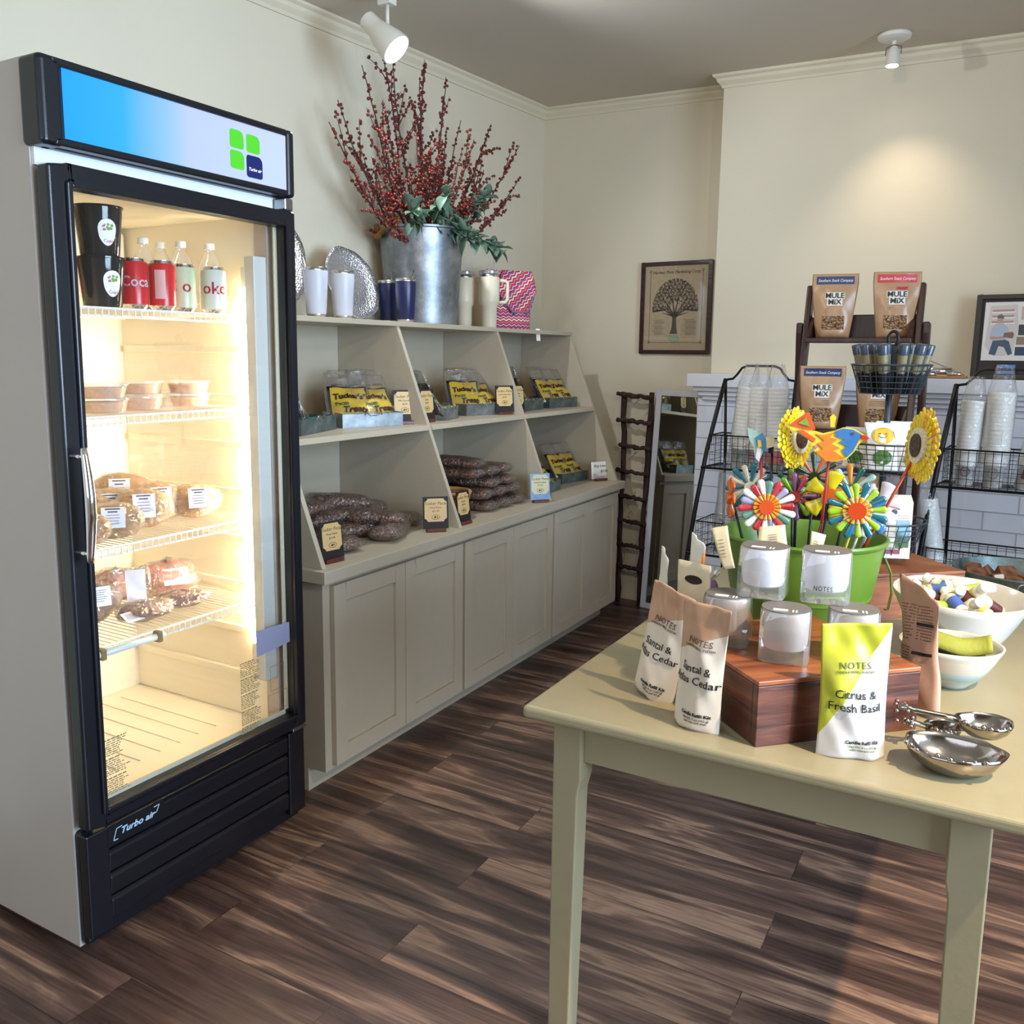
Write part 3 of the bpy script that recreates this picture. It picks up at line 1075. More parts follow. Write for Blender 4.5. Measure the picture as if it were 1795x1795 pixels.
tub('flat clear tub of orange dip, lower one behind the middle tub', (.38, 1.60, SH2), 0)
tub('flat clear tub of orange dip, upper one behind the middle tub', (.38, 1.60, SH2+.0345), 0)
tub('flat clear tub of orange dip, lower one beside the light', (.44, 1.705, SH2), 0)
tub('flat clear tub of orange dip, upper one beside the light', (.44, 1.705, SH2+.0345), 0)
# wrapped loaves
M_bread = mat('bread_crust', 'A87638', .45, bump=.5, bscale=35, var=.25, vscale=22)
M_wrap = film_mat('loaf_wrap', gloss=.2, rough=.1, crinkle=.9, scale=45, milky=.06)
M_print = mat('label_print', '4B4A50', .7)
def loaf(label, loc, rz, s=1):
    t = T('wrapped_loaf', loc, rz, label, 'bread', 'wrapped round loaves on the third fridge shelf')
    b = MB()
    def f(u, v):
        a = 2*math.pi*u
        ph = math.pi*v
        r = math.sin(ph)
        x, y, z = .058*s*r*math.cos(a), -.036*s*math.cos(ph), .043*s*r*math.sin(a)
        k = 1+.04*math.sin(3*a+1)+.03*math.sin(5*ph+a)
        return (x*k, y*k, max(-.040*s, z*k)+.040*s)
    b.grid(f, 24, 12, cu=True)
    b.build('loaf', M_bread, t, smooth=True)
    w = MB()
    w.grid(lambda u, v: tuple(Vector((0, 0, .040*s))+(Vector(f(u, v))-Vector((0, 0, .040*s)))*(1.05+.05*math.sin(11*u*6.28+7*v))) if True else 0, 24, 12, cu=True)
    for q in range(len(w.v)):
        w.v[q].z = max(.0002, w.v[q].z)
    w.build('plastic_wrap', M_wrap, t, smooth=True)
    lb = MB().add([(-.026, -.0405*s, .033), (.028, -.0405*s, .033), (.028, -.034*s, .075*s), (-.026, -.034*s, .075*s)], [(0, 1, 2, 3)]).build('price_label', M_lbl, t, sol=.0006)
    dl = MB()
    for i, (w_, hh) in enumerate(((.034, .0032), (.022, .0032), (.03, .0012), (.032, .0012), (.026, .0012), (.028, .0012))):
        z = .070-.0062*i
        yy = -.0405*s+(z-.033)/(.042)*(.0065*s)-.0006
        dl.bx(-w_/2, w_/2, yy-.0002, yy, z*s, z*s+hh)
    dl.build('label_text', M_print, lb)
loaf('wrapped round loaf with a white price label, front left behind the door handle', (.53, 1.385, SH3), R(48), 1.1)
loaf('wrapped round loaf with a white price label, largest in the front middle', (.47, 1.515, SH3), R(55), 1.25)
loaf('wrapped round loaf half hidden by the left door frame', (.55, 1.285, SH3), R(45), 1.0)
loaf('wrapped round loaf behind the front left one, against the left wall', (.38, 1.40, SH3), R(45), 1.25)
loaf('wrapped round loaf squeezed behind the largest front loaf', (.38, 1.49, SH3), R(50), 1.2)
loaf('wrapped round loaf just right of the largest front loaf', (.41, 1.615, SH3), R(58), 1.25)
loaf('wrapped round loaf at the back of the shelf, highest of the row', (.27, 1.60, SH3), R(50), 1.45)
loaf('wrapped round loaf at the right end, washed out by the lamp', (.47, 1.69, SH3), R(58), 1.15)
# meat packs
M_meat = mat('dark_meat', '6A2426', .35, bump=.6, bscale=45, var=.45, vscale=35)
M_meat2 = mat('pink_meat', 'B0605C', .35, bump=.5, bscale=45, var=.35, vscale=30)
def meat(label, loc, rz, m, sx=.07, sy=.045, sz=.028, lab=None, rx=0, seed=1):
    t = T('meat_pack', loc, 0, label, 'packed meat', 'vacuum packs of meat on the lowest fridge shelf', rot=(rx, 0, rz))
    rnd = random.Random(seed)
    b = MB()
    ph = [rnd.uniform(0, 6) for _ in range(4)]
    def f(u, v, k=1, e=0):
        a = 2*math.pi*u
        p = math.pi*v
        r = math.sin(p)
        q = 1+.12*math.sin(3*a+ph[0])+.08*math.sin(4*p+2*a+ph[1])
        return (sx*r*math.cos(a)*q*k, sy*r*math.sin(a)*q*k, max(.0003, sz*(1-math.cos(p)*q*.9)*k))
    b.grid(lambda u, v: f(u, v), 20, 12, cu=True)
    b.build('meat', m, t, smooth=True)
    w = MB()
    w.grid(lambda u, v: f(u, v, 1.07+.09*math.sin(9*u*6.28)*math.sin(7*v)), 22, 12, cu=True)
    w.build('plastic_wrap', M_wrap, t, smooth=True)
    if lab:
        x, y, z, a, wd_, hd_ = lab
        o = MB().bx(-wd_/2, wd_/2, -hd_/2, hd_/2, 0, .0006).build('price_label', M_lbl, t)
        o.location = (x, y, z)
        o.rotation_euler = a
        d = MB()
        for i in range(6):
            d.bx(-wd_*.35, wd_*(.35-.05*(i % 3)), hd_*.3-i*hd_*.11, hd_*.3-i*hd_*.11+.0012, .0006, .0008)
        d.build('label_text', M_print, o)
    return t
meat('dark red meat pack with ragged ends lying front middle', (.52, 1.47, SH4), R(80), M_meat, .075, .04, .026, lab=(-.055, -.035, .03, (R(30), 0, R(10)), .05, .035))
meat('dark red meat pack lying front right beside the first', (.50, 1.60, SH4), R(60), M_meat, .065, .042, .025, seed=4)
meat('large pink meat pack with a white label tilted against the back', (.36, 1.67, SH4), R(70), M_meat2, .085, .05, .05, lab=(.012, -.044, .06, (R(55), 0, R(-8)), .07, .05), seed=5)
meat('pink meat pack partly behind the upright white label', (.30, 1.55, SH4), R(70), M_meat2, .07, .05, .045, seed=8)
meat('greyish meat pack standing with a printed label at the left', (.42, 1.385, SH4), R(70), mat('grey_meat', '9C7F74', .4, var=.3, vscale=20, bump=.3), .06, .035, .052, lab=(.005, -.038, .075, (R(80), 0, 0), .065, .05), seed=9)
meat('greyish meat pack half hidden at the left wall of the lowest shelf', (.45, 1.28, SH4), R(70), MATS['grey_meat'], .055, .035, .05, seed=10)
pb, pf = pouch(.10, .13, .03, 5, taper=-.1)
t = T('clear_pouch', (.44, 1.485, SH4), R(62), 'clear plastic pouch standing upright with a tall white label among the meat packs', 'pouch')
pb.build('film_pouch', M_film, t, smooth=True)
patch(pf, -.01, .04, .02, .12, M_lbl, t, 'tall_label')

# ------------------------------------------------------------------ on top of the shelf unit
ST = 1.5525
M_steel = mat('brushed_steel', 'C9C7C4', .22, metal=1)
def tumbler(label, loc, rz, m, straw, nm='tumbler', ang=0):
    t = T(nm, loc, rz, label, 'tumbler')
    MB().lathe([(0, 0), (.031, 0), (.033, .002), (.034, .014)], 28).build('steel_base', M_steel, t, smooth=True)
    MB().lathe([(.0342, .014), (.0365, .018), (.043, .13), (.044, .165), (.0435, .168)], 32).build('cup_body', m, t, smooth=True)
    MB().lathe([(.0425, .168), (.0428, .179), (.040, .180), (.0385, .150), (0, .150)], 28).build('steel_rim', M_steel, t, smooth=True)
    MB().lathe([(0, .172), (.0395, .172), (.0395, .176), (0, .176)], 24).build('lid', film_mat('lid_clear', gloss=.25, crinkle=0, milky=.15), t)
    MB().tube([(.0, 0, .03), (straw, .0, .215)], .003, 8).build('straw', M_steel, t, smooth=True)
    return t
M_tw = mat('tumbler_white', 'C6C6CE', .4)
M_tn = mat('tumbler_navy', '151C48', .35)
tumbler('white tapered tumbler with steel rim, left one of the white pair', (.195, 2.515, ST), R(40), M_tw, -.045)
tumbler('white tapered tumbler with steel rim, right one of the white pair', (.195, 2.665, ST), R(40), M_tw, .035)
tumbler('navy blue tapered tumbler with straw standing in front of the bucket', (.215, 3.04, ST), R(40), M_tn, .035)
tumbler('navy blue tapered tumbler half hidden between platter and front navy one', (.085, 3.095, ST), R(60), M_tn, .02)
M_cream = mat('tumbler_cream', 'D8CCB2', .4)
def mug(label, loc, rz):
    t = T('handled_tumbler', loc, rz, label, 'tumbler')
    MB().lathe([(0, 0), (.036, 0), (.037, .004), (.038, .10), (.049, .118), (.050, .13), (.050, .235), (.048, .238)], 32).build('cup_body', M_cream, t, smooth=True, auto=True)
    MB().lathe([(.0455, .238), (.0455, .253), (.043, .254), (.043, .22), (0, .22)], 28).build('steel_rim', M_steel, t, smooth=True)
    MB().lathe([(0, .250), (.047, .250), (.050, .254), (.050, .264), (.046, .268), (0, .268)], 28).build('lid', film_mat('lid_grey', (.7, .7, .72), gloss=.3, crinkle=0, milky=.2), t, smooth=True, auto=True)
    MB().tube([(.049, 0, .222), (.078, 0, .222), (.088, 0, .212), (.088, 0, .135), (.078, 0, .122), (.047, 0, .120)], .0085, 10).build('handle', M_cream, t, smooth=True)
    MB().tube([(.01, 0, .05), (.022, 0, .31)], .003, 8).build('straw', film_mat('straw_clear', gloss=.3, crinkle=0, milky=.3), t, smooth=True)
mug('cream handled travel tumbler in front of the patterned bag', (.215, 3.715, ST), R(35))
mug('cream handled travel tumbler squeezed behind the first, beside the bucket', (.085, 3.70, ST), R(170))
# hammered platters
def hammered():
    m = mat('hammered_silver', 'E2E0E2', .32, metal=1)
    nt = m.node_tree
    tc = nt.nodes.new('ShaderNodeTexCoord')
    vo = nt.nodes.new('ShaderNodeTexVoronoi')
    vo.inputs['Scale'].default_value = 130
    bp = nt.nodes.new('ShaderNodeBump')
    bp.inputs['Strength'].default_value = .55
    bp.inputs['Distance'].default_value = .006
    nt.links.new(tc.outputs['Object'], vo.inputs['Vector'])
    nt.links.new(vo.outputs['Distance'], bp.inputs['Height'])
    nt.links.new(bp.outputs['Normal'], nt.nodes['Principled BSDF'].inputs['Normal'])
    return m
M_ham = hammered()
def platter(label, loc, ry, rz, r, sy, seed):
    o = MB()
    rnd = random.Random(seed)
    ph = [rnd.uniform(0, 6) for _ in range(5)]
    wob = lambda a, z: 1+.03*math.sin(2*a+ph[0])+.018*math.sin(5*a+ph[1])+.012*math.sin(9*a+ph[2])
    o.lathe([(0, 0), (r*.6, .002), (r*.78, .008), (r*.88, .018), (r, .024), (r*1.005, .021), (r*.88, .014), (r*.78, .004), (r*.6, -.002), (0, -.004)], 72, wob=wob, sy=sy)
    p = o.build('hammered_platter', M_ham, smooth=True)
    p.location = loc
    p.rotation_euler = Euler((0, ry, rz))
    return tag(p, label, 'platter', 'hammered silver platters on the shelf unit')
platter('oval hammered silver platter leaning on the wall beside the zinc bucket', (.045, 2.885, ST+.150), R(72), 0, .145, 1.12, 3)
platter('larger hammered silver platter half hidden behind the fridge header', (.035, 2.39, ST+.222), R(74), 0, .215, 1.04, 5)

# zinc bucket
def zinc(name, base, spots, sc=9, rough=.42):
    m = mat(name, base, rough, metal=.85)
    nt = m.node_tree
    tc = nt.nodes.new('ShaderNodeTexCoord')
    n = nt.nodes.new('ShaderNodeTexNoise')
    n.inputs['Scale'].default_value = sc
    n.inputs['Detail'].default_value = 8
    n.inputs['Roughness'].default_value = .7
    r = ramp(nt, spots)
    nt.links.new(tc.outputs['Object'], n.inputs['Vector'])
    nt.links.new(n.outputs['Fac'], r.inputs['Fac'])
    nt.links.new(r.outputs['Color'], nt.nodes['Principled BSDF'].inputs['Base Color'])
    return m
M_zinc = zinc('galvanised_zinc', '8F9397', [(.3, '6A6E73'), (.5, '90959A'), (.7, 'B4B8BE')])
BX, BYc = .09, 3.335
bk = T('zinc_bucket', (BX, BYc, ST), 0, 'large tapered galvanised bucket holding red berry branches on the shelf unit', 'bucket')
MB().lathe([(0, .002), (.155, .002), (.157, 0), (.158, .006), (.186, .405), (.191, .409), (.191, .417), (.185, .417), (.154, .012), (0, .012)], 56).build('bucket_body', M_zinc, bk, smooth=True, auto=True)
MB().lathe([(.168, .3), (.15, .33), (.08, .34), (0, .34)], 24).build('filling', mat('dry_moss', '3A3122', .9, bump=.8, bscale=60), bk)
pts = []
for i in range(25):
    t_ = i/24
    a = R(-143+60*t_)
    rr = .196+.012*math.sin(math.pi*t_)
    pts.append((rr*math.cos(a), rr*math.sin(a), .43-.055*math.sin(math.pi*min(1, t_*1.35))+.03*max(0, t_-.7)))
rp = MB()
for k in range(3):
    q = []
    for i, p in enumerate(pts):
        a = i*1.1+k*2.094
        v = Vector(p)
        rad = Vector((v.x, v.y, 0)).normalized()
        q.append(v+rad*.006*math.cos(a)+Vector((0, 0, .006*math.sin(a))))
    rp.tube(q, .0075, 8)
rp.build('rope_handle', mat('jute_rope', 'A0713F', .9, bump=.6, bscale=200), bk, smooth=True)

# berry branches
M_twig = mat('berry_twig', '32201C', .6, bump=.3)
M_berry = mat('red_berry', '6E2118', .3, var=.3, vscale=60)
def curve(p0, p1, sag, n=14, side=(0, 0, 0)):
    p0, p1 = Vector(p0), Vector(p1)
    out = []
    for i in range(n+1):
        t = i/n
        p = p0.lerp(p1, t)
        p += Vector((0, 0, 1))*sag*math.sin(math.pi*t)+Vector(side)*math.sin(2*math.pi*t)
        out.append(p)
    return out
tips = [(.21, 2.88, 2.65), (.17, 2.83, 2.51), (.12, 2.69, 2.28), (.05, 2.83, 2.40), (.24, 2.86, 2.38), (.06, 3.16, 2.67), (.22, 3.18, 2.61), (.02, 3.42, 2.64), (.16, 3.42, 2.62),
        (.28, 3.22, 2.48), (.05, 3.72, 2.52), (.18, 3.78, 2.50), (.02, 3.62, 2.32), (.22, 3.98, 2.44), (.06, 3.90, 2.38), (.13, 4.16, 2.33), (.20, 2.88, 2.11), (.24, 3.62, 2.26),
        (.30, 3.34, 2.30), (0, 3.20, 2.45), (.26, 3.05, 2.30), (.08, 3.55, 2.45), (.27, 3.48, 2.36), (-.02, 3.0, 2.25)]
LB = 'dark twig studded with red berries rising from the zinc bucket'
for i, tp in enumerate(tips):
    rnd = random.Random(100+i)
    tp = Vector(tp)
    d = Vector((tp.x-BX, tp.y-BYc, 0))
    p0 = Vector((BX, BYc, ST+.345))+d*.14
    root = T('berry_branch', (p0.x, p0.y, p0.z), 0, LB, 'branch', 'red berry branches in the zinc bucket')
    main = curve(p0, tp, -.05-.05*d.length, 16, (rnd.uniform(-.015, .015), rnd.uniform(-.02, .02), 0))
    main = [p+Vector((rnd.uniform(-.003, .003), rnd.uniform(-.003, .003), 0)) for p in main]
    s_, bb = MB(), MB()
    s_.tube(main, [.0062-.0045*k/16 for k in range(17)], 5)
    strands = [main[5:]]
    for k in range(rnd.randint(5, 7)):
        j = rnd.randint(3, 13)
        a = main[j]
        dirn = (main[j+1]-a).normalized()
        L_ = rnd.uniform(.12, .30)*(1-.03*j)
        q = dirn+Vector((rnd.uniform(-.5, .5), rnd.uniform(-1.1, 1.1), rnd.uniform(-.3, .3)))
        q.normalize()
        e = a+q*L_
        e.x = max(-.09, min(.36, e.x))
        tw = curve(a, e, rnd.uniform(-.02, .03), 8)
        s_.tube(tw, [.0022-.0013*z/8 for z in range(9)], 4)
        strands.append(tw)
    cnt = 0
    for st in strands:
        ln = sum((st[z+1]-st[z]).length for z in range(len(st)-1))
        n_ = int(ln/.0125)
        for z in range(n_):
            if rnd.random() < .18:
                continue
            f = (z+rnd.random()*.5)/max(1, n_)*(len(st)-1)
            a = int(min(f, len(st)-2))
            p = st[a].lerp(st[a+1], f-a)
            o_ = Vector((rnd.uniform(-1, 1), rnd.uniform(-1, 1), rnd.uniform(-.6, 1))).normalized()*.0085
            bb.ball(p+o_, rnd.uniform(.0056, .0072), 7, 5)
            cnt += 1
    s_.build('stem', M_twig, root, W=True, smooth=True)
    q = bb.build('berries', M_berry, root, W=True, smooth=True)
    q['kind'] = 'stuff'
# eucalyptus-like greenery
M_leaf = mat('grey_green_leaf', '5C7562', .5, var=.25, vscale=20)
def leaf(b, p, d, L_, w, up_=(0, 0, 1), curl=.3):
    d = Vector(d).normalized()
    s = d.cross(Vector(up_))
    if s.length < .01:
        s = Vector((1, 0, 0))
    s.normalize()
    n = s.cross(d)
    o = len(b.v)
    m = 7
    for i in range(m+1):
        t = i/m
        c = Vector(p)+d*L_*t-n*curl*L_*t*t
        ww = w*math.sin(math.pi*(t**.8))*.5
        for k in (-1, 0, 1):
            b.v.append(c+s*ww*k+n*ww*.35*abs(k))
    for i in range(m):
        for k in range(2):
            a = o+i*3+k
            b.f.append((a, a+1, a+4, a+3))
GL = (('grey-green leafy spray at the front centre of the zinc bucket', (.24, 3.26, ST+.43), (.33, 3.16, ST+.52)),
      ('grey-green leafy spray hanging over the right rim of the zinc bucket', (.20, 3.50, ST+.43), (.27, 3.75, ST+.36)),
      ('grey-green leafy spray standing up behind the right rim of the bucket', (.16, 3.46, ST+.43), (.22, 3.68, ST+.60)),
      ('low grey-green leafy spray beside the rope handle', (.22, 3.18, ST+.43), (.29, 2.99, ST+.44)),
      ('grey-green leafy spray drooping over the front rim of the bucket', (.25, 3.32, ST+.43), (.33, 3.33, ST+.38)))
for i, (lb, a, e) in enumerate(GL):
    rnd = random.Random(60+i)
    root = T('leafy_spray', a, 0, lb, 'foliage', 'leafy sprays in the zinc bucket')
    st = curve(Vector(a)-Vector((.05, 0, .04)), e, .02, 10)
    MB().tube(st, .0025, 5).build('stem', mat('green_stem', '7C8447', .6), root, W=True, smooth=True)
    lf = MB()
    for k in range(26):
        p = st[2+k % 9]
        q = Vector((rnd.uniform(-.2, 1), rnd.uniform(-1, 1), rnd.uniform(-.7, .9)))
        leaf(lf, p, q, rnd.uniform(.06, .095), rnd.uniform(.036, .052), curl=rnd.uniform(0, .4))
    lf.build('leaves', M_leaf, root, W=True, smooth=True, sol=.0008)['kind'] = 'stuff'
    bl = MB()
    for k in range(6):
        p = st[3+k]+Vector((rnd.uniform(-.0, .03), rnd.uniform(-.03, .03), rnd.uniform(-.02, .03)))
        bl.ball(p, .017, 10, 8, (1, 1, 1.25))
    bl.build('seed_pods', mat('seed_pod', '3F5A44', .4, var=.2, vscale=40), root, W=True, smooth=True)
# patterned bag
def pattern_mat(nm='embroidered_cloth', kx=70, kz=52, rot=None):
    m = mat(nm, 'ffffff', .85)
    nt = m.node_tree
    L = nt.links.new
    tc = nt.nodes.new('ShaderNodeTexCoord')
    sx = nt.nodes.new('ShaderNodeSeparateXYZ')
    if rot:
        mp = nt.nodes.new('ShaderNodeMapping')
        mp.inputs['Rotation'].default_value = rot
        L(tc.outputs['Object'], mp.inputs[0])
        L(mp.outputs[0], sx.inputs[0])
    else:
        L(tc.outputs['Object'], sx.inputs[0])
    def M(op, a, b=None, c=None):
        n = nt.nodes.new('ShaderNodeMath')
        n.operation = op
        for i, q in enumerate((a, b, c)):
            if q is None:
                continue
            if isinstance(q, (int, float)):
                n.inputs[i].default_value = q
            else:
                L(q, n.inputs[i])
        return n.outputs[0]
    zig = M('PINGPONG', M('MULTIPLY', sx.outputs['X'], kx), 1)
    row = M('ADD', M('MULTIPLY', sx.outputs['Z'], kz), M('MULTIPLY', zig, .45))
    fr_ = M('FRACT', M('MULTIPLY', row, .33))
    r = ramp(nt, [(0, 'C22E48'), (.13, 'E9E3DE'), (.2, 'C8436A'), (.36, '2C3F8C'), (.44, 'EFEAE4'), (.5, 'C73A4E'), (.68, 'E08A9C'), (.76, 'B72B46'), (.88, 'F0E8E0')])
    r.color_ramp.interpolation = 'CONSTANT'
    L(fr_, r.inputs['Fac'])
    L(r.outputs['Color'], nt.nodes['Principled BSDF'].inputs['Base Color'])
    return m
M_pat = pattern_mat()
pb, pf = pouch(.27, .30, .11, 11, top=.9, taper=-.02, base=.8, crum=.003, nu=24, nv=24)
bg_ = T('patterned_bag', (.135, 4.045, ST), R(62), 'pink red and blue embroidered cloth bag slumped at the end of the shelf unit', 'bag')
pb.build('bag_body', M_pat, bg_, smooth=True)
fl = MB()
fl.grid(lambda u, v: tuple(Vector(pf(Vector((-.04+.17*u+(.03*v if u > .5 else -.05*v), .30-.21*v*(1-.55*abs(2*u-1)**1.5), 0)), .012+.006*math.sin(3*v)))), 14, 14)
fl.build('flap', pattern_mat('woven_flap_cloth', 58, 44, (0, R(38), 0)), bg_, smooth=True, sol=.004)
ed = [pf(Vector((-.04+.17*u+(.03 if u > .5 else -.05)*1.0*(1-.0), .30-.21*(1-.55*abs(2*u-1)**1.5), 0)), .016) for u in [i/20 for i in range(21)]]
MB().tube(ed, .006, 6).build('pink_trim', mat('pink_trim', 'C46A7C', .8), bg_, smooth=True)
tsl = MB()
rnd = random.Random(2)
for i in range(12):
    p = ed[min(20, int(i*1.7))]
    tsl.ball(p+Vector((rnd.uniform(-.006, .006), -.004, -.008)), .006, 6, 4, (1, 1, 1.5))
tsl.build('tassels', mat('tassel', '4C79A8', .8, var=.6, vscale=120), bg_)['kind'] = 'stuff'
MB().bx(-.0004, .0004, -.011, .011, -.062, 0).build('price_tag', M_paper, bg_).location = (.115, -.075, -.0)
for o in bpy.data.objects:
    if o.name.startswith('price_tag') and o.parent == bg_:
        o.location = (.118, -.098, .008)
        o.rotation_euler = (R(0), R(12), R(80))

# ------------------------------------------------------------------ shelf goods: metal trays with treat bags
M_tray = zinc('tray_metal', '9BA0A3', [(.3, '777C7E'), (.5, '9AA0A4'), (.7, 'BAC0C8')], 14, .35)
M_tray2 = zinc('tray_metal_aged', '6F7B7A', [(.3, '55615F'), (.5, '748280'), (.7, '93A19F')], 14, .5)
M_yel = mat('yellow_header', 'C9A732', .5)
M_choc = mat('chocolate', '2A1915', .35, bump=.5, bscale=50, var=.4, vscale=45)
M_brownink = mat('brown_ink', '3A1D10', .6)
def tray(label, p0, ang, L_, D, m, z, grp):
    """p0 front-left corner, ang heading of the front edge"""
    t = T('metal_tray', (p0[0], p0[1], z), R(ang), label, 'tray', grp)
    b = MB()
    h = .052
    b.bx(0, L_, 0, D, 0, .0015)
    b.bx(0, L_, 0, .0015, .0015, h).bx(0, L_, D-.0015, D, .0015, h).bx(0, .0015, .0015, D-.0015, .0015, h).bx(L_-.0015, L_, .0015, D-.0015, .0015, h)
    b.build('tray_body', m, t)
    r = MB().tube([(0, 0, h), (L_, 0, h), (L_, D, h), (0, D, h)], .002, 6, closed=True)
    r.build('rim', m, t)
    # wire bail folded down at the middle of the front
    MB().tube([(L_/2-.035, -.003, h-.006), (L_/2-.03, -.010, h+.008), (L_/2-.012, -.012, h-.008), (L_/2+.012, -.012, h-.008), (L_/2+.03, -.010, h+.008), (L_/2+.035, -.003, h-.006)], .0018, 6).build('wire_handle', MATS['brushed_steel'], t, smooth=True)
    g = MB()
    rnd = random.Random(int(p0[1]*100))
    for k in range(14):
        x = rnd.uniform(.02, L_-.02)
        y = rnd.uniform(.0, .03)
        g.tube([(x, y, h-.01), (x+rnd.uniform(-.02, .02), y+rnd.uniform(-.012, .01), h+.006), (x+rnd.uniform(-.03, .03), y+rnd.uniform(-.02, .02), h-.002)], .0007, 4)
    g.build('paper_grass', mat('teal_paper_grass' if p0[1] < 3 else 'pale_paper_grass', '4E8C8C' if p0[1] < 3 else 'A3B86A', .8), t)['kind'] = 'stuff'
    return t
PROTO = {}
def treat_proto():
    t = T('treat_bag', (0, 0, -5), 0, 'x', 'treat bag')
    pb, pf = pouch(.125, .125, .034, 21, top=.98, taper=.0, base=.4, crum=.003, nu=10, nv=10)
    pb.build('chocolate_content', M_choc, t, smooth=True)
    pnl = patch(pf, -.054, .054, .006, .117, M_yel, t, 'yellow_card', .0035)
    fr2 = lambda c, e=.0060: pf(c, e)
    ptext("Tucker's", .0265, M_brownink, pnl, fr2, 0, .082, bold=.0012)
    ptext("Treats", .030, M_brownink, pnl, fr2, .018, .034, bold=.0012, shear=.15)
    ptext("Pecan", .017, mat('green_ink', '4C5A28', .6), pnl, fr2, -.022, .056, bold=.0005)
    fb, _ = pouch(.135, .175, .045, 22, top=.8, taper=-.06, base=.4, crum=.004, nu=10, nv=12)
    fb.build('clear_wrapper', M_film, t, smooth=True)
    return index(t)
PROTO['treat'] = treat_proto()
def treat(tray_o, x, y, label, grp, rz=0, rx=-22, z=.018, s=1.22):
    rx = rx-8
    p = mw(tray_o) @ Vector((x, y, z))
    rzw = tray_o.rotation_euler.z+R(rz)
    if PROTO.get('treat_used') is None:
        o = PROTO['treat']
        PROTO['treat_used'] = 1
        o.location = p
        o.rotation_euler = (R(rx), 0, rzw)
        o['label'] = label
        o['group'] = grp
    else:
        o = dup(PROTO['treat'], p, 0, label, grp, rot=(R(rx), 0, rzw))
    o.scale = (s, s, s)
    return o
SM = 1.153
TG = 'metal trays of treat bags on the shelf unit'
def rep(tr, lb, items, grp):
    for i, (x, y, rz, rx) in enumerate(items):
        treat(tr, x, y, lb, grp, rz, rx)
tA = tray('dull metal tray of treat bags next to the fridge, upper shelf', (.385, 2.215), 108, .30, .17, M_tray2, SM, TG)
rep(tA, 'yellow treat bag turned sideways in the dull tray next to the fridge', [(.07, .085, 62, -14), (.14, .085, 58, -14), (.21, .10, 50, -16)], 'treat bags in the tray next to the fridge')
tB = tray('shiny metal tray of treat bags in the upper left bay', (.285, 2.545), 66, .255, .17, M_tray, SM, TG)
rep(tB, 'yellow treat bag facing out of the shiny tray in the upper left bay', [(.055, .045, -16, -24), (.175, .030, 3, -28), (.11, .105, -6, -20), (.20, .11, 8, -18)], 'treat bags in the shiny tray of the upper left bay')
tC = tray('short metal tray of treat bags at the left of the upper middle bay', (.377, 3.10), 106, .17, .17, M_tray, SM, TG)
rep(tC, 'yellow treat bag in the short tray of the upper middle bay', [(.05, .06, 40, -20), (.11, .075, 20, -22)], 'treat bags in the short tray of the upper middle bay')
tD = tray('long metal tray of treat bags at the right of the upper middle bay', (.299, 3.385), 74, .24, .17, M_tray, SM, TG)
rep(tD, 'yellow treat bag facing out of the long tray in the upper middle bay', [(.165, .028, 6, -28), (.05, .055, -22, -20), (.12, .10, -4, -18)], 'treat bags in the long tray of the upper middle bay')
tE = tray('dull metal tray of treat bags at the left of the upper right bay', (.332, 3.87), 93, .23, .17, M_tray2, SM, TG)
rep(tE, 'yellow treat bag turned sideways in the left tray of the upper right bay', [(.05, .08, 55, -14), (.12, .08, 50, -14), (.18, .09, 40, -14)], 'treat bags in the left tray of the upper right bay')
tF = tray('dull metal tray of treat bags at the right of the upper right bay', (.316, 4.175), 77, .235, .17, M_tray2, SM, TG)
rep(tF, 'yellow treat bag facing out of the right tray in the upper right bay', [(.06, .03, 0, -24), (.165, .03, 4, -24), (.10, .10, 10, -18)], 'treat bags in the right tray of the upper right bay')
SCt = .7585
tG = tray('dull metal tray behind the blue price card, lower right bay', (.49, 3.80), 95, .21, .16, M_tray2, SCt, TG)
tray_b = tray('dull metal tray beside the handwritten card, lower right bay', (.403, 4.165), 80, .235, .17, M_tray2, SCt, TG)
rep(tG, 'yellow treat bag in the tray behind the blue price card', [(.16, .05, 10, -22), (.07, .06, 30, -20)], 'treat bags behind the blue price card')
rep(tray_b, 'yellow treat bag in the tray beside the handwritten card', [(.06, .03, -4, -24), (.165, .03, 4, -24)], 'treat bags beside the handwritten card')

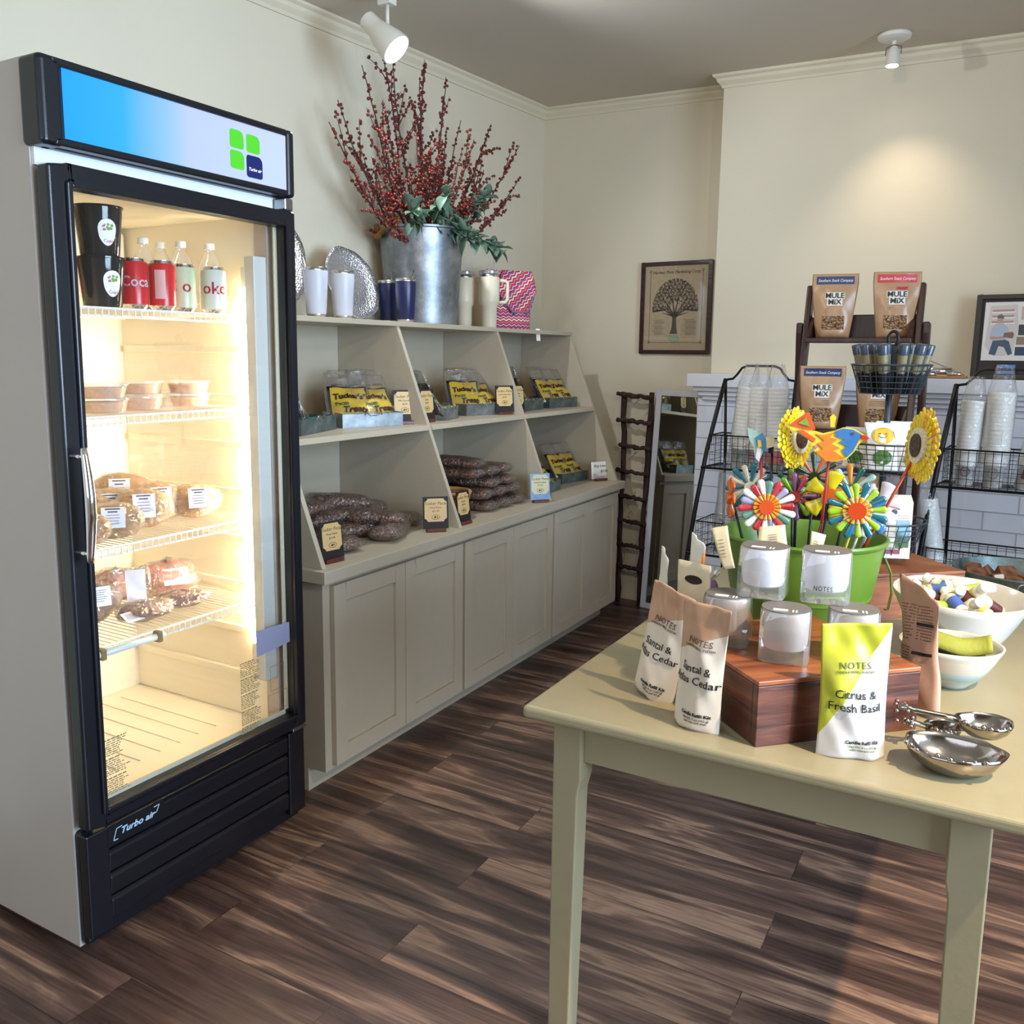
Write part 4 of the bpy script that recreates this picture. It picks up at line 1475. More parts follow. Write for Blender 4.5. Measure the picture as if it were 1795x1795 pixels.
# price cards on wooden feet
M_cardb = mat('card_border', '1E1618', .65, var=.3, vscale=50)
M_cardt = mat('card_tan', 'D9B67C', .5)
M_foot = wood_mat('card_foot_wood', [(.3, '43201A'), (.6, '6A3526'), (.8, '7A4030')], (20, 60, 60), .35)
def card(label, p, rz, l2, price, blue=False, z=0, tilt=-6, w=.098, h=.122):
    t = T('price_card', (p[0], p[1], z), R(rz), label, 'sign', 'pecan price cards on wooden feet')
    MB().bx(-.038, .038, -.012, .012, 0, .014).build('wooden_foot', M_foot, t, bev=.0025)
    c = MB().bx(-w/2, w/2, -.0012, .0012, 0, h).build('card', M_cardb if not blue else mat('card_blue', '6E8FB8', .3, var=.15, vscale=40), t)
    c.location = (0, 0, .012)
    c.rotation_euler = (R(tilt), 0, 0)
    pts = []
    a, bb, n = w*.44, h*.36, .012
    for sx_, sy_ in ((1, 1), (-1, 1), (-1, -1), (1, -1)):
        seq = [(a, bb-n), (a-n*.35, bb-n*.9), (a-n*.9, bb-n*.35), (a-n, bb)]
        if sx_*sy_ < 0:
            seq = seq[::-1]
        pts += [(x*sx_, y*sy_+h*.585) for x, y in seq]
    pl = MB().prism(pts, -.0018, -.00125, 'y').build('card_panel', M_cardt if not blue else mat('card_cream', 'CFC79E', .5), c)
    k = dict(rot=(R(90), 0, 0))
    text('Tucker Pecan', .0165, mat('olive_ink', '5B5A2A', .6), pl, (0, -.0019, h*.79), shear=.3, **k)
    text(l2, .0088, M_brownink, pl, (0, -.0019, h*.66), **k)
    text(price, .0095, M_brownink, pl, (0, -.0019, h*.55), **k)
    lg = MB()
    lg.tube([(.016*math.cos(a_), 0, .0085*math.sin(a_)) for a_ in [i*2*math.pi/14 for i in range(14)]], .0008, 4, closed=True)
    lg.add([(-.009, -.0003, -.002), (-.002, -.0003, -.004), (.003, -.0003, 0), (-.002, -.0003, .004)], [(0, 1, 2, 3)])
    lg.add([(.004, -.0003, -.004), (.009, -.0003, 0), (.004, -.0003, .004)], [(0, 1, 2)])
    o = lg.build('nut_emblem', M_brownink, pl)
    o.location = (0, -.002, h*.365)
    return t
card('black-bordered price card reading milk chocolate in the upper left bay', (.352, 2.845), 52, 'Milk Chocolate', '$6.49', z=SM)
card('black-bordered price card just right of the second divider, upper shelf', (.372, 2.972), 88, 'Sweet', '$5.49', z=SM)
card('black-bordered price card beside the long tray in the upper middle bay', (.378, 3.655-.06), 62, 'Sweet Divine Swirl', '$7.99', z=SM)
card('black-bordered price card mostly hidden behind the third divider', (.368, 3.755), 88, 'Pecan', '$6.49', z=SM)
card('black-bordered price card at the far end of the upper shelf', (.330, 4.375+.11), 72, 'Cinnamon', '$6.49', z=SM, w=.085)
card('black-bordered price card in the lower left corner next to the fridge', (.556, 2.165), 82, 'Pecan Halves', '$12.99', z=SCt, w=.092)
card('black-bordered price card reading pecan pieces in the lower left bay', (.556, 2.757), 46, 'Pecan Pieces', '$11.79', z=SCt)
card('black-bordered price card beside the basket, turned away', (.566, 2.945), 86, 'Pecans', '$9.99', z=SCt, w=.085)
card('blue price card in front of the treat tray on the counter', (.575, 3.585), 52, 'Roasted & Salted', '$13.99', True, z=SCt)
kt = T('handwritten_card', (.520, 4.405, SCt), R(62), 'white handwritten key lime price card on a wooden foot', 'sign')
MB().bx(-.038, .038, -.012, .012, 0, .014).build('wooden_foot', M_foot, kt, bev=.0025)
c = MB().grid(lambda u, v: ((u-.5)*.125, .006*math.sin(3*u), v*.092), 8, 2).build('card', M_paper, kt, sol=.001, smooth=True)
c.location = (0, 0, .012)
c.rotation_euler = (R(-5), 0, 0)
text('Key Lime', .021, M_ink, c, (-.010, -.0075, .070), shear=.2)
text('$7.95', .020, M_ink, c, (.018, -.0075, .040), shear=.1)
MB().bx(-.05, -.030, -.0012, -.0006, .018, .0195).bx(-.05, -.030, -.0012, -.0006, .026, .0275).bx(-.05, .052, -.0012, -.0006, .010, .0112).build('scribble', M_ink, c)

# bags of pecans
def pecan_mat(name, a, b_, c_):
    m = mat(name, 'ffffff', .25)
    nt = m.node_tree
    tc = nt.nodes.new('ShaderNodeTexCoord')
    vo = nt.nodes.new('ShaderNodeTexVoronoi')
    vo.inputs['Scale'].default_value = 110
    r = ramp(nt, [(0, a), (.45, b_), (.8, c_)])
    bp = nt.nodes.new('ShaderNodeBump')
    bp.inputs['Strength'].default_value = .9
    bp.inputs['Distance'].default_value = .008
    L = nt.links.new
    L(tc.outputs['Object'], vo.inputs['Vector'])
    L(vo.outputs['Distance'], r.inputs['Fac'])
    L(r.outputs['Color'], nt.nodes['Principled BSDF'].inputs['Base Color'])
    L(vo.outputs['Distance'], bp.inputs['Height'])
    L(bp.outputs['Normal'], nt.nodes['Principled BSDF'].inputs['Normal'])
    return m
M_pec = pecan_mat('pecan_pieces', 'BE8A62', '7C5038', '3A241A')
M_pwrap = film_mat('pecan_film', (.95, .9, .86), gloss=.22, rough=.16, crinkle=1.0, scale=34, milky=.02)
def pecan_proto():
    t = T('pecan_bag', (0, 0, -5), 0, 'x', 'nut bag')
    def pil(k, e=0):
        b = MB()
        def f(u, v):
            a = 2*math.pi*u
            x = (2*v-1)
            wx = max(0, 1-abs(x)**5)
            w_ = .052*(.72+.28*wx) if abs(x) < 1 else .04
            h_ = .0235*wx**.45+.0012
            kx = 1+.05*math.sin(7*x+a)
            return (x*(.105+e), w_*math.copysign(abs(math.cos(a))**.8, math.cos(a))*kx*k, h_*math.sin(a)*kx*k+.024)
        b.grid(f, 18, 14, cu=True)
        b.f.append(tuple(range(18)))
        b.f.append(tuple(14*18+i for i in range(18)))
        for p in b.v:
            p.z = max(.0004, p.z)
        return b
    pil(1).build('nuts', M_pec, t, smooth=True)
    pil(1.07, .012).build('film', M_pwrap, t, smooth=True)
    return index(t)
pp_ = pecan_proto()
first = [True]
def pecan(p, rz, label, grp, rx=0, ry=0, s=1):
    if first[0]:
        o = pp_
        first[0] = False
        o['label'] = label
        o['group'] = grp
    else:
        o = dup(pp_, p, 0, label, grp)
    o.location = p
    o.rotation_euler = (R(rx), R(ry), R(rz))
    o.scale = (s, s, s)
    return o
LG = 'bags of pecans heaped in the lower left bay'
ll = 'clear bag of shelled pecans in the loose heap of the lower left bay'
for p, rz, rx, ry in (((.46, 2.595, .7595), 115, 0, 0), ((.33, 2.50, .7595), 60, 0, 0), ((.36, 2.735, .7595), 75, 0, 0), ((.20, 2.42, .7595), 80, 0, 0), ((.19, 2.66, .7595), 100, 0, 0), ((.13, 2.25, .7595), 60, 0, 0),
                      ((.38, 2.58, .800), 30, -6, 4), ((.27, 2.50, .806), 75, 0, -5), ((.28, 2.68, .803), 110, 3, 0), ((.14, 2.36, .803), 85, 0, 0), ((.12, 2.55, .803), 70, 0, 0),
                      ((.22, 2.42, .846), 95, 4, 3), ((.24, 2.56, .850), 60, 0, 6)):
    pecan(p, rz, ll, LG, rx, ry, 1.12)
pecan((.455, 2.262, .7595), 70, 'single clear bag of pecans behind the corner price card next to the fridge', 'bags of pecans heaped in the lower left bay')
LG2 = 'bags of pecans stacked in the lower middle bay'
ll2 = 'clear bag of shelled pecans in the neat stack of the lower middle bay'
for row, (z, ys) in enumerate(((.7595, (3.26, 3.385, 3.51)), (.806, (3.245, 3.365, 3.485)), (.852, (3.31, 3.45)), (.898, (3.20, 3.33, 3.45)), (.944, (3.22,)))):
    for j, y in enumerate(ys):
        pecan((.41-.012*row, y, z), 8+5*((j*3+row) % 3)-5, ll2, LG2, 0, 2-row % 2*4)
        if row > 1:
            pecan((.19, y-.02, z), 12-4*j, ll2, LG2)
for y in (3.20, 3.33, 3.46):
    pecan((.18, y, .7595), 5, ll2, LG2)
    pecan((.18, y, .806), 8, ll2, LG2)
# woven basket
bs = T('woven_basket', (.425, 3.035, SCt), R(20), 'small round woven basket behind the second divider in the lower middle bay', 'basket')
wv = MB()
for k in range(8):
    z = .008+k*.0125
    r = .062+.028*(k/7)**.8
    wv.tube([((r+(.003 if (i+k) % 2 else -.003))*math.cos(i*math.pi/18), (r+(.003 if (i+k) % 2 else -.003))*math.sin(i*math.pi/18), z) for i in range(36)], .0062, 6, closed=True)
wv.lathe([(0, 0), (.064, 0), (.066, .006), (0, .006)], 24)
wv.build('weave', mat('basket_straw', 'A87A4A', .8, bump=.5, bscale=120, var=.3, vscale=60), bs, smooth=True)
MB().tube([(.093*math.cos(i*math.pi/18), .093*math.sin(i*math.pi/18), .108) for i in range(36)], .009, 8, closed=True).build('rim', mat('basket_rim', 'B88C58', .8, bump=.4, bscale=90), bs, smooth=True)
# ------------------------------------------------------------------ recess: picture, twig ladder, mirror
def on_rec(x, off=0):
    return Vector((x, yrec(x)-off, 0))
pc = T('framed_tree_print', (*on_rec(.757, .001)[:2], 1.442), ANG, 'dark framed tan nursery print of a spreading tree on the recess wall', 'picture')
W_, H_ = .415, .502
M_dkwood = wood_mat('dark_frame_wood', [(.3, '24100C'), (.6, '3B1A14'), (.8, '4A241A')], (8, 50, 50), .35)
f = .021
MB().bx(-W_/2, -W_/2+f, -.022, 0, 0, H_).bx(W_/2-f, W_/2, -.022, 0, 0, H_).bx(-W_/2+f, W_/2-f, -.022, 0, 0, f).bx(-W_/2+f, W_/2-f, -.022, 0, H_-f, H_).build('frame', M_dkwood, pc, bev=.002)
pr_ = MB().bx(-W_/2+f, W_/2-f, -.010, -.002, f, H_-f).build('print', mat('old_paper', 'B5A182', .8, var=.06, vscale=12), pc)
MB().bx(-W_/2+f, W_/2-f, -.015, -.0142, f, H_-f).build('glass', film_mat('picture_glass', gloss=.09, rough=.03, crinkle=0, milky=.0), pc)
M_etch = mat('etching_ink', '4F463C', .8)
M_etch2 = mat('etching_ink_light', '7C7060', .8)
e = MB()
y0 = -.0108
def fl(b, pts, y=y0):
    b.add([(p[0], y, p[1]) for p in pts], [tuple(range(len(pts)))])
tc_ = .0
fl(e, [(-.030, .11), (.018, .11), (.010, .14), (.006, .19), (.016, .225), (-.004, .222), (-.020, .225), (-.016, .19), (-.018, .14)])
for a, ln in ((150, .12), (125, .13), (100, .15), (80, .14), (55, .13), (30, .12), (140, .09), (40, .1), (165, .08), (15, .08)):
    d = Vector((math.cos(R(a)), math.sin(R(a))))
    n = Vector((-d.y, d.x))
    p = Vector((-.003, .205))
    q = p+d*ln
    fl(e, [p-n*.006, p+n*.006, q+n*.0008, q-n*.0008])
e.build('tree_trunk', M_etch, pr_)
rnd = random.Random(9)
lv = MB()
for i in range(5200):
    a = rnd.uniform(-.25, math.pi+.25)
    r = math.sqrt(rnd.uniform(.05, 1))
    x, z = .135*r*math.cos(a)-.002, .245+.165*r*math.sin(a)*(1 if math.sin(a) > 0 else .4)
    if rnd.random() < .25 and abs(x) < .03 and z < .3:
        continue
    if math.sin(9*x*30+3)*math.sin(z*160) > .62:
        continue
    s = rnd.uniform(.0014, .0028)
    c_ = rnd.uniform(0, 3.1)
    lv.add([(x+s*math.cos(c_+k*2.1), y0, z+s*1.3*math.sin(c_+k*2.1)) for k in range(3)], [(0, 1, 2)])
lv.build('tree_crown', M_etch, pr_)['kind'] = 'stuff'
bd = MB()
bw, bz0, bz1 = .152, .062, .452
for s_ in (-1, 1):
    bd.bx(s_*bw-.001, s_*bw+.001, y0-.0003, y0, bz0, bz1)
    for z in (bz0, bz1):
        for q in (0, .009):
            bd.bx(s_*bw-.007, s_*bw+.007, y0-.0003, y0, z-.005+q, z-.0035+q)
            bd.bx(s_*bw-.006+q, s_*bw-.0045+q, y0-.0003, y0, z-.006, z+.006)
bd.bx(-bw, bw, y0-.0003, y0, bz0-.001, bz0+.0005)
bd.build('print_border', M_etch, pr_)
text('Harvest Plum Marketing Corp.', .0245, M_etch, pr_, (0, y0-.0004, .445), shear=.3, sx=.92)
tl = MB()
for cx_ in (-.095, .088):
    for bz in (.185, .155, .125):
        tl.bx(cx_-.04, cx_+.025, y0-.0003, y0, bz, bz+.002)
        for k in range(5):
            tl.bx(cx_-.028, cx_+.035, y0-.0003, y0, bz-.006-k*.0038, bz-.0048-k*.0038)
tl.build('print_text', M_etch2, pr_)
bs_ = MB()
bs_.add([(-.003+.034*math.cos(a), y0-.0006, .085+.022*math.sin(a)) for a in [k*2*math.pi/20 for k in range(20)]], [tuple(range(20))])
bs_.build('green_globe', mat('etching_green', '8FA080', .8, var=.2, vscale=90), pr_)

# twig ladder
tl_ = T('twig_ladder', (.545, 4.79, 0), ANG, 'tall narrow dark ladder made of bark-covered sticks leaning in the corner', 'ladder')
M_bark = wood_mat('dark_bark', [(.3, '1E1210'), (.55, '3A231D'), (.8, '54362C')], (40, 40, 8), .85, .8)
rnd = random.Random(12)
def stick(name, p, q, r, seed, par):
    rr = random.Random(seed)
    n = 16
    p, q = Vector(p), Vector(q)
    pts, rad = [], []
    for i in range(n+1):
        t_ = i/n
        v = p.lerp(q, t_)+Vector((rr.uniform(-1, 1), rr.uniform(-.6, .6), rr.uniform(-1, 1)))*r*.38
        pts.append(v)
        rad.append(r*rr.uniform(.8, 1.25))
    return MB().tube(pts, rad, 7).build(name, M_bark, par, smooth=True)
tpz = 1.222
stick('rail', (-.040, -.04, 0), (-.058, .0, tpz), .0155, 1, tl_)
stick('rail', (.085, -.04, 0), (.108, .0, tpz), .0155, 2, tl_)
for k, z in enumerate((.215, .345, .485, .625, .77, .915, 1.06, 1.205)):
    o_ = -.075-.006*math.sin(k)
    stick('rung', (o_-.012*(k > 5), -.058+.02*z, z+.008), (.122, -.058+.02*z, z-.006), .0125, 10+k, tl_)
w = MB()
for i in range(16):
    z = rnd.uniform(.15, 1.2)
    x = rnd.uniform(-.06, .09)
    a = Vector((x, -.07+.02*z, z))
    w.tube([a, a+Vector((.02, -.01, .02)), a+Vector((rnd.uniform(-.05, .05), -.005, rnd.uniform(-.06, .05)))], .0012, 4)
tag(w.build('tendrils', M_bark, tl_), None, None, None, 'stuff')

# leaning mirror
mL = Vector((.652, 4.725, 0))
mi = T('leaning_mirror', tuple(mL), ANG, 'tall narrow white framed mirror leaning in the recess beside the twig ladder', 'mirror', rot=(R(-2.9), R(1.3), ANG))
MW, MH, mf = .40, 1.245, .031
MB().bx(0, mf, -.012, .012, 0, MH).bx(MW-mf, MW, -.012, .012, 0, MH).bx(mf, MW-mf, -.012, .012, 0, mf).bx(mf, MW-mf, -.012, .012, MH-mf, MH).build('frame', mat('grey_white_frame', 'C9C7CC', .4), mi, bev=.002)
MB().bx(mf, MW-mf, -.006, .006, mf, MH-mf).build('mirror_glass', mat('mirror_silver', 'B9B9B4', .012, metal=1), mi)

# ------------------------------------------------------------------ things on the mantel
ph = T('framed_portrait', (2.238, ych(2.238, 4.47)+.045, 1.3445), 0, 'black framed photo of a seated man in cap and pale shirt on the mantel', 'picture', rot=(R(-4), 0, ANG))
PW, PH, pf_ = .42, .358, .020
MB().bx(0, pf_, -.02, 0, 0, PH).bx(PW-pf_, PW, -.02, 0, 0, PH).bx(pf_, PW-pf_, -.02, 0, 0, pf_).bx(pf_, PW-pf_, -.02, 0, PH-pf_, PH).build('frame', mat('black_frame', '17120F', .4), ph, bev=.002)
MB().bx(pf_, PW-pf_, -.012, -.004, pf_, PH-pf_).build('mat_board', mat('brown_mat_board', '2E2825', .7), ph)
PP = MB().bx(.035, PW-.035, -.0135, -.0125, .078, PH-.032).build('photo_print', mat('photo_paper', 'DAD3CC', .4), ph)
def flat(name, pts, col, y, nm=None):
    b = MB()
    b.add([(p[0], y, p[1]) for p in pts], [tuple(range(len(pts)))])
    return b.build(name, mat('ink_'+col, col, .5), PP)
def ell(cx_, cz_, rx, rz_, n=16):
    return [(cx_+rx*math.cos(2*math.pi*k/n), cz_+rz_*math.sin(2*math.pi*k/n)) for k in range(n)]
# photograph: soft interior, shelves, seated man holding a basket
flat('picture_background', [(.045, .14), (.055, .31), (.155, .315), (.165, .22), (.155, .12), (.12, .098), (.08, .098)], 'C7BFB8', -.0138)
for k in range(3):
    flat('picture_shelf', [(.062, .232+.024*k), (.150, .234+.024*k), (.150, .238+.024*k), (.062, .236+.024*k)], 'EFEAE4', -.0140)
    flat('picture_jars', [(.064, .2365+.024*k), (.145, .238+.024*k), (.145, .247+.024*k), (.064, .2455+.024*k)], 'B08B80', -.0140)
flat('person_jeans', [(.063, .105), (.075, .165), (.110, .172), (.135, .160), (.152, .108), (.136, .100), (.118, .135), (.098, .140), (.088, .100)], '3F5066', -.0142)
flat('person_shirt', [(.060, .170), (.066, .215), (.082, .235), (.108, .236), (.128, .218), (.134, .180), (.115, .166), (.075, .162)], 'A9AFC0', -.0143)
flat('person_arm', [(.063, .180), (.068, .168), (.115, .172), (.120, .182), (.095, .178)], 'B5856C', -.0144)
flat('person_head', ell(.095, .250, .011, .015), 'BE9078', -.0144)
flat('person_cap', [(.083, .258), (.086, .270), (.098, .275), (.107, .268), (.109, .257), (.115, .254)], '5A6070', -.0145)
flat('picture_basket', [(.112, .178), (.114, .195), (.145, .200), (.152, .190), (.148, .172)], '7A5B48', -.0145)
for (x, z, w_, h_, c_) in ((.172, .250, .05, .055, 'BFA79A'), (.166, .185, .05, .045, '3B3A40'), (.162, .145, .05, .034, '8C7560'), (.160, .100, .05, .036, '2E3C58')):
    flat('picture_tile', [(x, z), (x+w_, z), (x+w_, z+h_), (x, z+h_)], c_, -.0140)
MB().bx(.102, .170, -.0225, -.0205, .022, .060).build('blue_badge', mat('badge_blue', '2C66B0', .4), ph)
text('Jones', .026, M_paper, ph, (.136, -.0228, .040), shear=.3, sx=.9)
# clipboard-like wooden board with chrome fittings
bo = T('wooden_board', (2.09, ych(2.09, 4.47)+.04, 1.3445), ANG, 'thin pale wooden board with chrome tube fitting lying on the mantel', 'board')
MB().bx(-.09, .135, -.045, .045, 0, .009).build('board', wood_mat('pale_wood', [(.3, '9A6A3C'), (.6, 'C08A52'), (.8, 'CF9C66')], (4, 40, 40), .4), bo, bev=.002)
MB().tube([(-.08, 0, .030), (.075, 0, .030)], .016, 12).tube([(.06, -.02, .018), (.115, -.03, .018)], .008, 10).tube([(-.08, -.03, .017), (.02, -.035, .017)], .007, 8).build('chrome_tube', M_chrome, bo, smooth=True)
MB().tube([(-.11, .0, .118), (-.04, .0, .085), (.08, -.0, .035), (.125, -.005, .012)], .0035, 8).build('chrome_rod', M_chrome, bo, smooth=True)

# ------------------------------------------------------------------ dark ladder shelf with snack pouches
ls = T('ladder_shelf', (1.90, 3.62, 0), 0, 'dark brown wooden ladder shelf in front of the brick fireplace', 'shelf')
M_dark = wood_mat('dark_walnut', [(.3, '21120E'), (.55, '3A2019'), (.8, '4C2C22')], (30, 30, 4), .38, .1)
LSX0, LSX1 = 1.675, 2.122
for x in (LSX0, LSX1-.030):
    # leaning front rail and upright rear rail
    b = MB()
    b.prism([(3.22, 0), (3.275, 0), (3.66, 1.70), (3.605, 1.70)], x+.018, x+.040, 'x') if x < 1.9 else b.prism([(3.22, 0), (3.275, 0), (3.66, 1.70), (3.605, 1.70)], x-.010, x+.012, 'x')
    b.build('front_rail', M_dark, ls, W=True, bev=.006, seg=2)
    b = MB()
    xx = x-.008 if x < 1.9 else x+.014
    b.prism([(3.80, 0), (3.86, 0), (3.64, 1.555), (3.575, 1.56), (3.575, 1.52)], xx, xx+.024, 'x')
    b.build('rear_rail', M_dark, ls, W=True, bev=.006, seg=2)
for z, ya, yb in ((1.505, 3.50, 3.66), (1.165, 3.42, 3.69), (.80, 3.35, 3.73), (.43, 3.27, 3.78)):
    sh = MB().bx(LSX0+.042, LSX1-.042, ya, yb, z-.022, z-.004).build('shelf_board', M_dark, ls, W=True, bev=.003)
    MB().bx(LSX0+.042, LSX1-.042, yb-.014, yb, z-.0035, z+.085).build('back_lip', M_dark, sh, W=True, bev=.004)
    for x in (LSX0+.042, LSX1-.056):
        MB().prism([(ya, z-.0035), (yb-.015, z-.0035), (yb-.015, z+.075), (yb-.06, z+.075), (ya+.02, z+.02)], x, x+.014, 'x').build('side_lip', M_dark, sh, W=True, bev=.003)
M_kraft = mat('kraft_foil', 'A6805E', .32, bump=.12, bscale=25, var=.06, vscale=10)
M_sticker = mat('sticker_offwhite', 'D8D2C8', .5)
M_inkk = mat('black_ink', '15130F', .5)
M_nb = mat('band_navy', '1B2A5A', .4)
M_rb = mat('band_red', 'C3262F', .4)
M_nuts = pecan_mat('snack_window', 'C79A66', '8A6440', '4E3524')
def snack(label, loc, rz, band, red=False, s=1, seed=1):
    pb, pf = pouch(.162, .235, .06, seed, top=.86, taper=-.03, base=.55, crum=.0018, nu=28, nv=34)
    for p in pb.v:   # narrower foot
        k = .74+.26*min(1, max(0, p.z/.20))
        p.x *= k
    t = T('snack_pouch', loc, rz, label, 'snack bag', 'brown snack pouches on the ladder shelf')
    pb.build('pouch_body', M_kraft, t, smooth=True)
    def fr_(c, e=.0012):
        k = .74+.26*min(1, max(0, c.y/.20))
        q = pf(Vector((c.x/k, c.y, c.z)), e)
        return Vector((c.x, q.y, q.z))
    bd_ = patch(fr_, -.066, .066, .197, .226, band, t, 'brand_band')
    ptext('Southern Snack Company', .0148, M_paper, bd_, lambda c: fr_(c, .0040), 0, .2105, shear=.3, sx=.78)
    st = patch(fr_, -.034, .036, .143, .167, M_sticker, t, 'name_sticker')
    patch(fr_, -.026, .028, .118, .1435, M_sticker, st, 'sticker_lower')
    ptext('MULE', .027, M_inkk, st, lambda c: fr_(c, .0030), .001, .1545, bold=.0004)
    ptext('MiX', .027, M_inkk, st, lambda c: fr_(c, .0030), .001, .131, bold=.0004)
    if red:
        ptext('SWEET', .0125, MATS['band_red'], st, lambda c: fr_(c, .0038), .018, .176, bold=.0006)
    patch(fr_, -.040, .038, .030, .080, M_nuts, t, 'clear_window', .0010)
    sm_ = MB()
    for k in range(4):
        a = fr_(Vector((-.03, .108-.0055*k, 0)), .0014)
        b_ = fr_(Vector((.03, .108-.0055*k, 0)), .0014)
        sm_.bx(-.03, .03, a.y-.0002, a.y+.0002, .107-.0055*k, .1085-.0055*k)
    sm_.build('fine_print', mat('kraft_dark_ink', '6E5440', .6), t)
    return t
snack('brown snack pouch with navy band on the top board of the ladder shelf', (1.80, 3.575, 1.502), R(12), M_nb, seed=31)
snack('brown snack pouch with red band on the top board of the dark ladder shelf', (2.012, 3.575, 1.502), R(16), M_rb, True, seed=32)
snack('brown snack pouch with navy band, left one on the second board of the ladder shelf', (1.785, 3.52, 1.162), R(12), M_nb, seed=33)
snack('brown snack pouch on the second board, half hidden behind the wire basket of tubes', (1.975, 3.58, 1.162), R(12), M_nb, seed=34)
snack('brown snack pouch on the third board of the ladder shelf, behind the pinwheels', (1.93, 3.50, .797), R(12), M_nb, seed=35)

# ------------------------------------------------------------------ black wire racks with packs of cups
def rack(label, x0, y0, rz, Wd):
    """x0,y0: front left foot on the floor"""
    t = T('wire_basket_rack', (x0, y0, 0), rz, label, 'rack', 'black wire basket racks by the fireplace')
    for x in (0, Wd):
        sd = -1 if x == 0 else 1
        # bowed front rail, broad at the foot, and the straight rear leg
        rail = [(x+sd*.115, -.12, 0), (x+sd*.10, -.09, .2), (x+sd*.075, -.05, .45), (x+sd*.05, -.01, .75), (x+sd*.028, .04, 1.0), (x+sd*.008, .12, 1.22), (x, .17, 1.325)]
        MB().tube(rail, .0105, 8).build('side_rail', M_blackmetal, t, smooth=True)
        MB().tube([(x-sd*.012, .235, 0), (x-sd*.006, .20, .9), (x, .172, 1.315)], .007, 8).build('rear_leg', M_blackmetal, t, smooth=True)
    MB().tube([(0, .17, 1.322), (.035, .17, 1.328), (.055, .17, 1.35), (.075, .17, 1.378), (.10, .17, 1.388), (Wd-.10, .17, 1.388), (Wd-.075, .17, 1.378), (Wd-.055, .17, 1.35), (Wd-.035, .17, 1.328), (Wd, .17, 1.322)], .0055, 8).build('handle', M_blackmetal, t, smooth=True)
    for k, (z, yf) in enumerate(((.925, .0), (.53, -.055), (.13, -.11))):
        e = (.035, .065, .095)[k]
        xa, xb = -e, Wd+e
        yb = .19+.01*k
        MB().tube([(xa, yf, z), (xb, yf, z), (xb-.02, yb, z), (xa+.02, yb, z)], .0065, 6, closed=True).build('tier_frame', M_blackmetal, t)
        b = MB()
        xi0, xi1 = xa+.03, xb-.03
        zt_ = z+.150
        b.tube([(xi0, yf+.015, zt_), (xi1, yf+.015, zt_), (xi1, yb-.02, zt_), (xi0, yb-.02, zt_)], .0035, 6, closed=True)
        for q in (.035, .07, .105, .14):
            b.tube([(xi0, yf+.015, z+q), (xi1, yf+.015, z+q), (xi1, yb-.02, z+q), (xi0, yb-.02, z+q)], .0013, 4, closed=True)
        n = 13
        for i in range(n+1):
            x = xi0+(xi1-xi0)*i/n
            b.tube([(x, yb-.02, zt_), (x, yb-.02, z+.004), (x, yf+.015, z+.004), (x, yf+.015, zt_)], .0013, 4)
        for i in range(1, 7):
            y = yf+.015+(yb-yf-.035)*i/7
            b.tube([(xi0, y, zt_), (xi0, y, z+.004), (xi1, y, z+.004), (xi1, y, zt_)], .0013, 4)
        b.build('wire_basket', M_blackmetal, t)
    return t
r1 = rack('black wire basket rack at the left of the fireplace, next to the mirror', 1.232, 3.985, ANG, .325)
r2 = rack('black wire basket rack at the right edge, below the mantel photo', 2.195, 3.92, ANG, .36)
M_foam = mat('foam_white', 'F0ECE4', .6)
def sleeve_proto(clear=False):
    t = T('clear_cup_sleeve' if clear else 'cup_sleeve', (0, 0, -5), 0, 'x', 'stack of cups')
    b = MB()
    prof = [(0, 0), (.033, 0), (.036, .085)]
    z = .085
    while z < .36:
        prof += [(.0462, z), (.047, z+.002), (.047, z+.013), (.0462, z+.015)]
        z += .0165
    prof += [(.045, z), (0, z)]
    b.lathe(prof, 24)
    b.build('stacked_cups', M_foam if not clear else film_mat('clear_cup', gloss=.25, rough=.05, crinkle=.3, milky=.15), t, smooth=True)
    w = MB()
    def f(u, v):
        a = 2*math.pi*u
        z_ = -.002+.47*v
        r = .051 if v < .78 else .051*(1-.55*((v-.78)/.22))+.006*math.sin(7*a)*((v-.78)/.22)
        r *= 1+.035*math.sin(5*a+12*v)
        return (r*math.cos(a), r*math.sin(a), max(-.0015, z_))
    w.grid(f, 28, 20, cu=True)
    w.build('plastic_sleeve', M_film, t, smooth=True)
    return index(t)
SP = sleeve_proto()
SC2 = sleeve_proto(True)
used = {}
def sleeve(pr_o, rk, x, y, z, label, grp, rx=0, ry=0, s=1):
    p = mw(rk) @ Vector((x, y, z))
    if pr_o.name in used:
        o = dup(pr_o, p, 0, label, grp)
    else:
        used[pr_o.name] = 1
        o = pr_o
        o['label'] = label
        o['group'] = grp
    o.location = p
    o.rotation_euler = (R(rx), R(ry), 0)
    o.scale = (s, s, s)
    return o
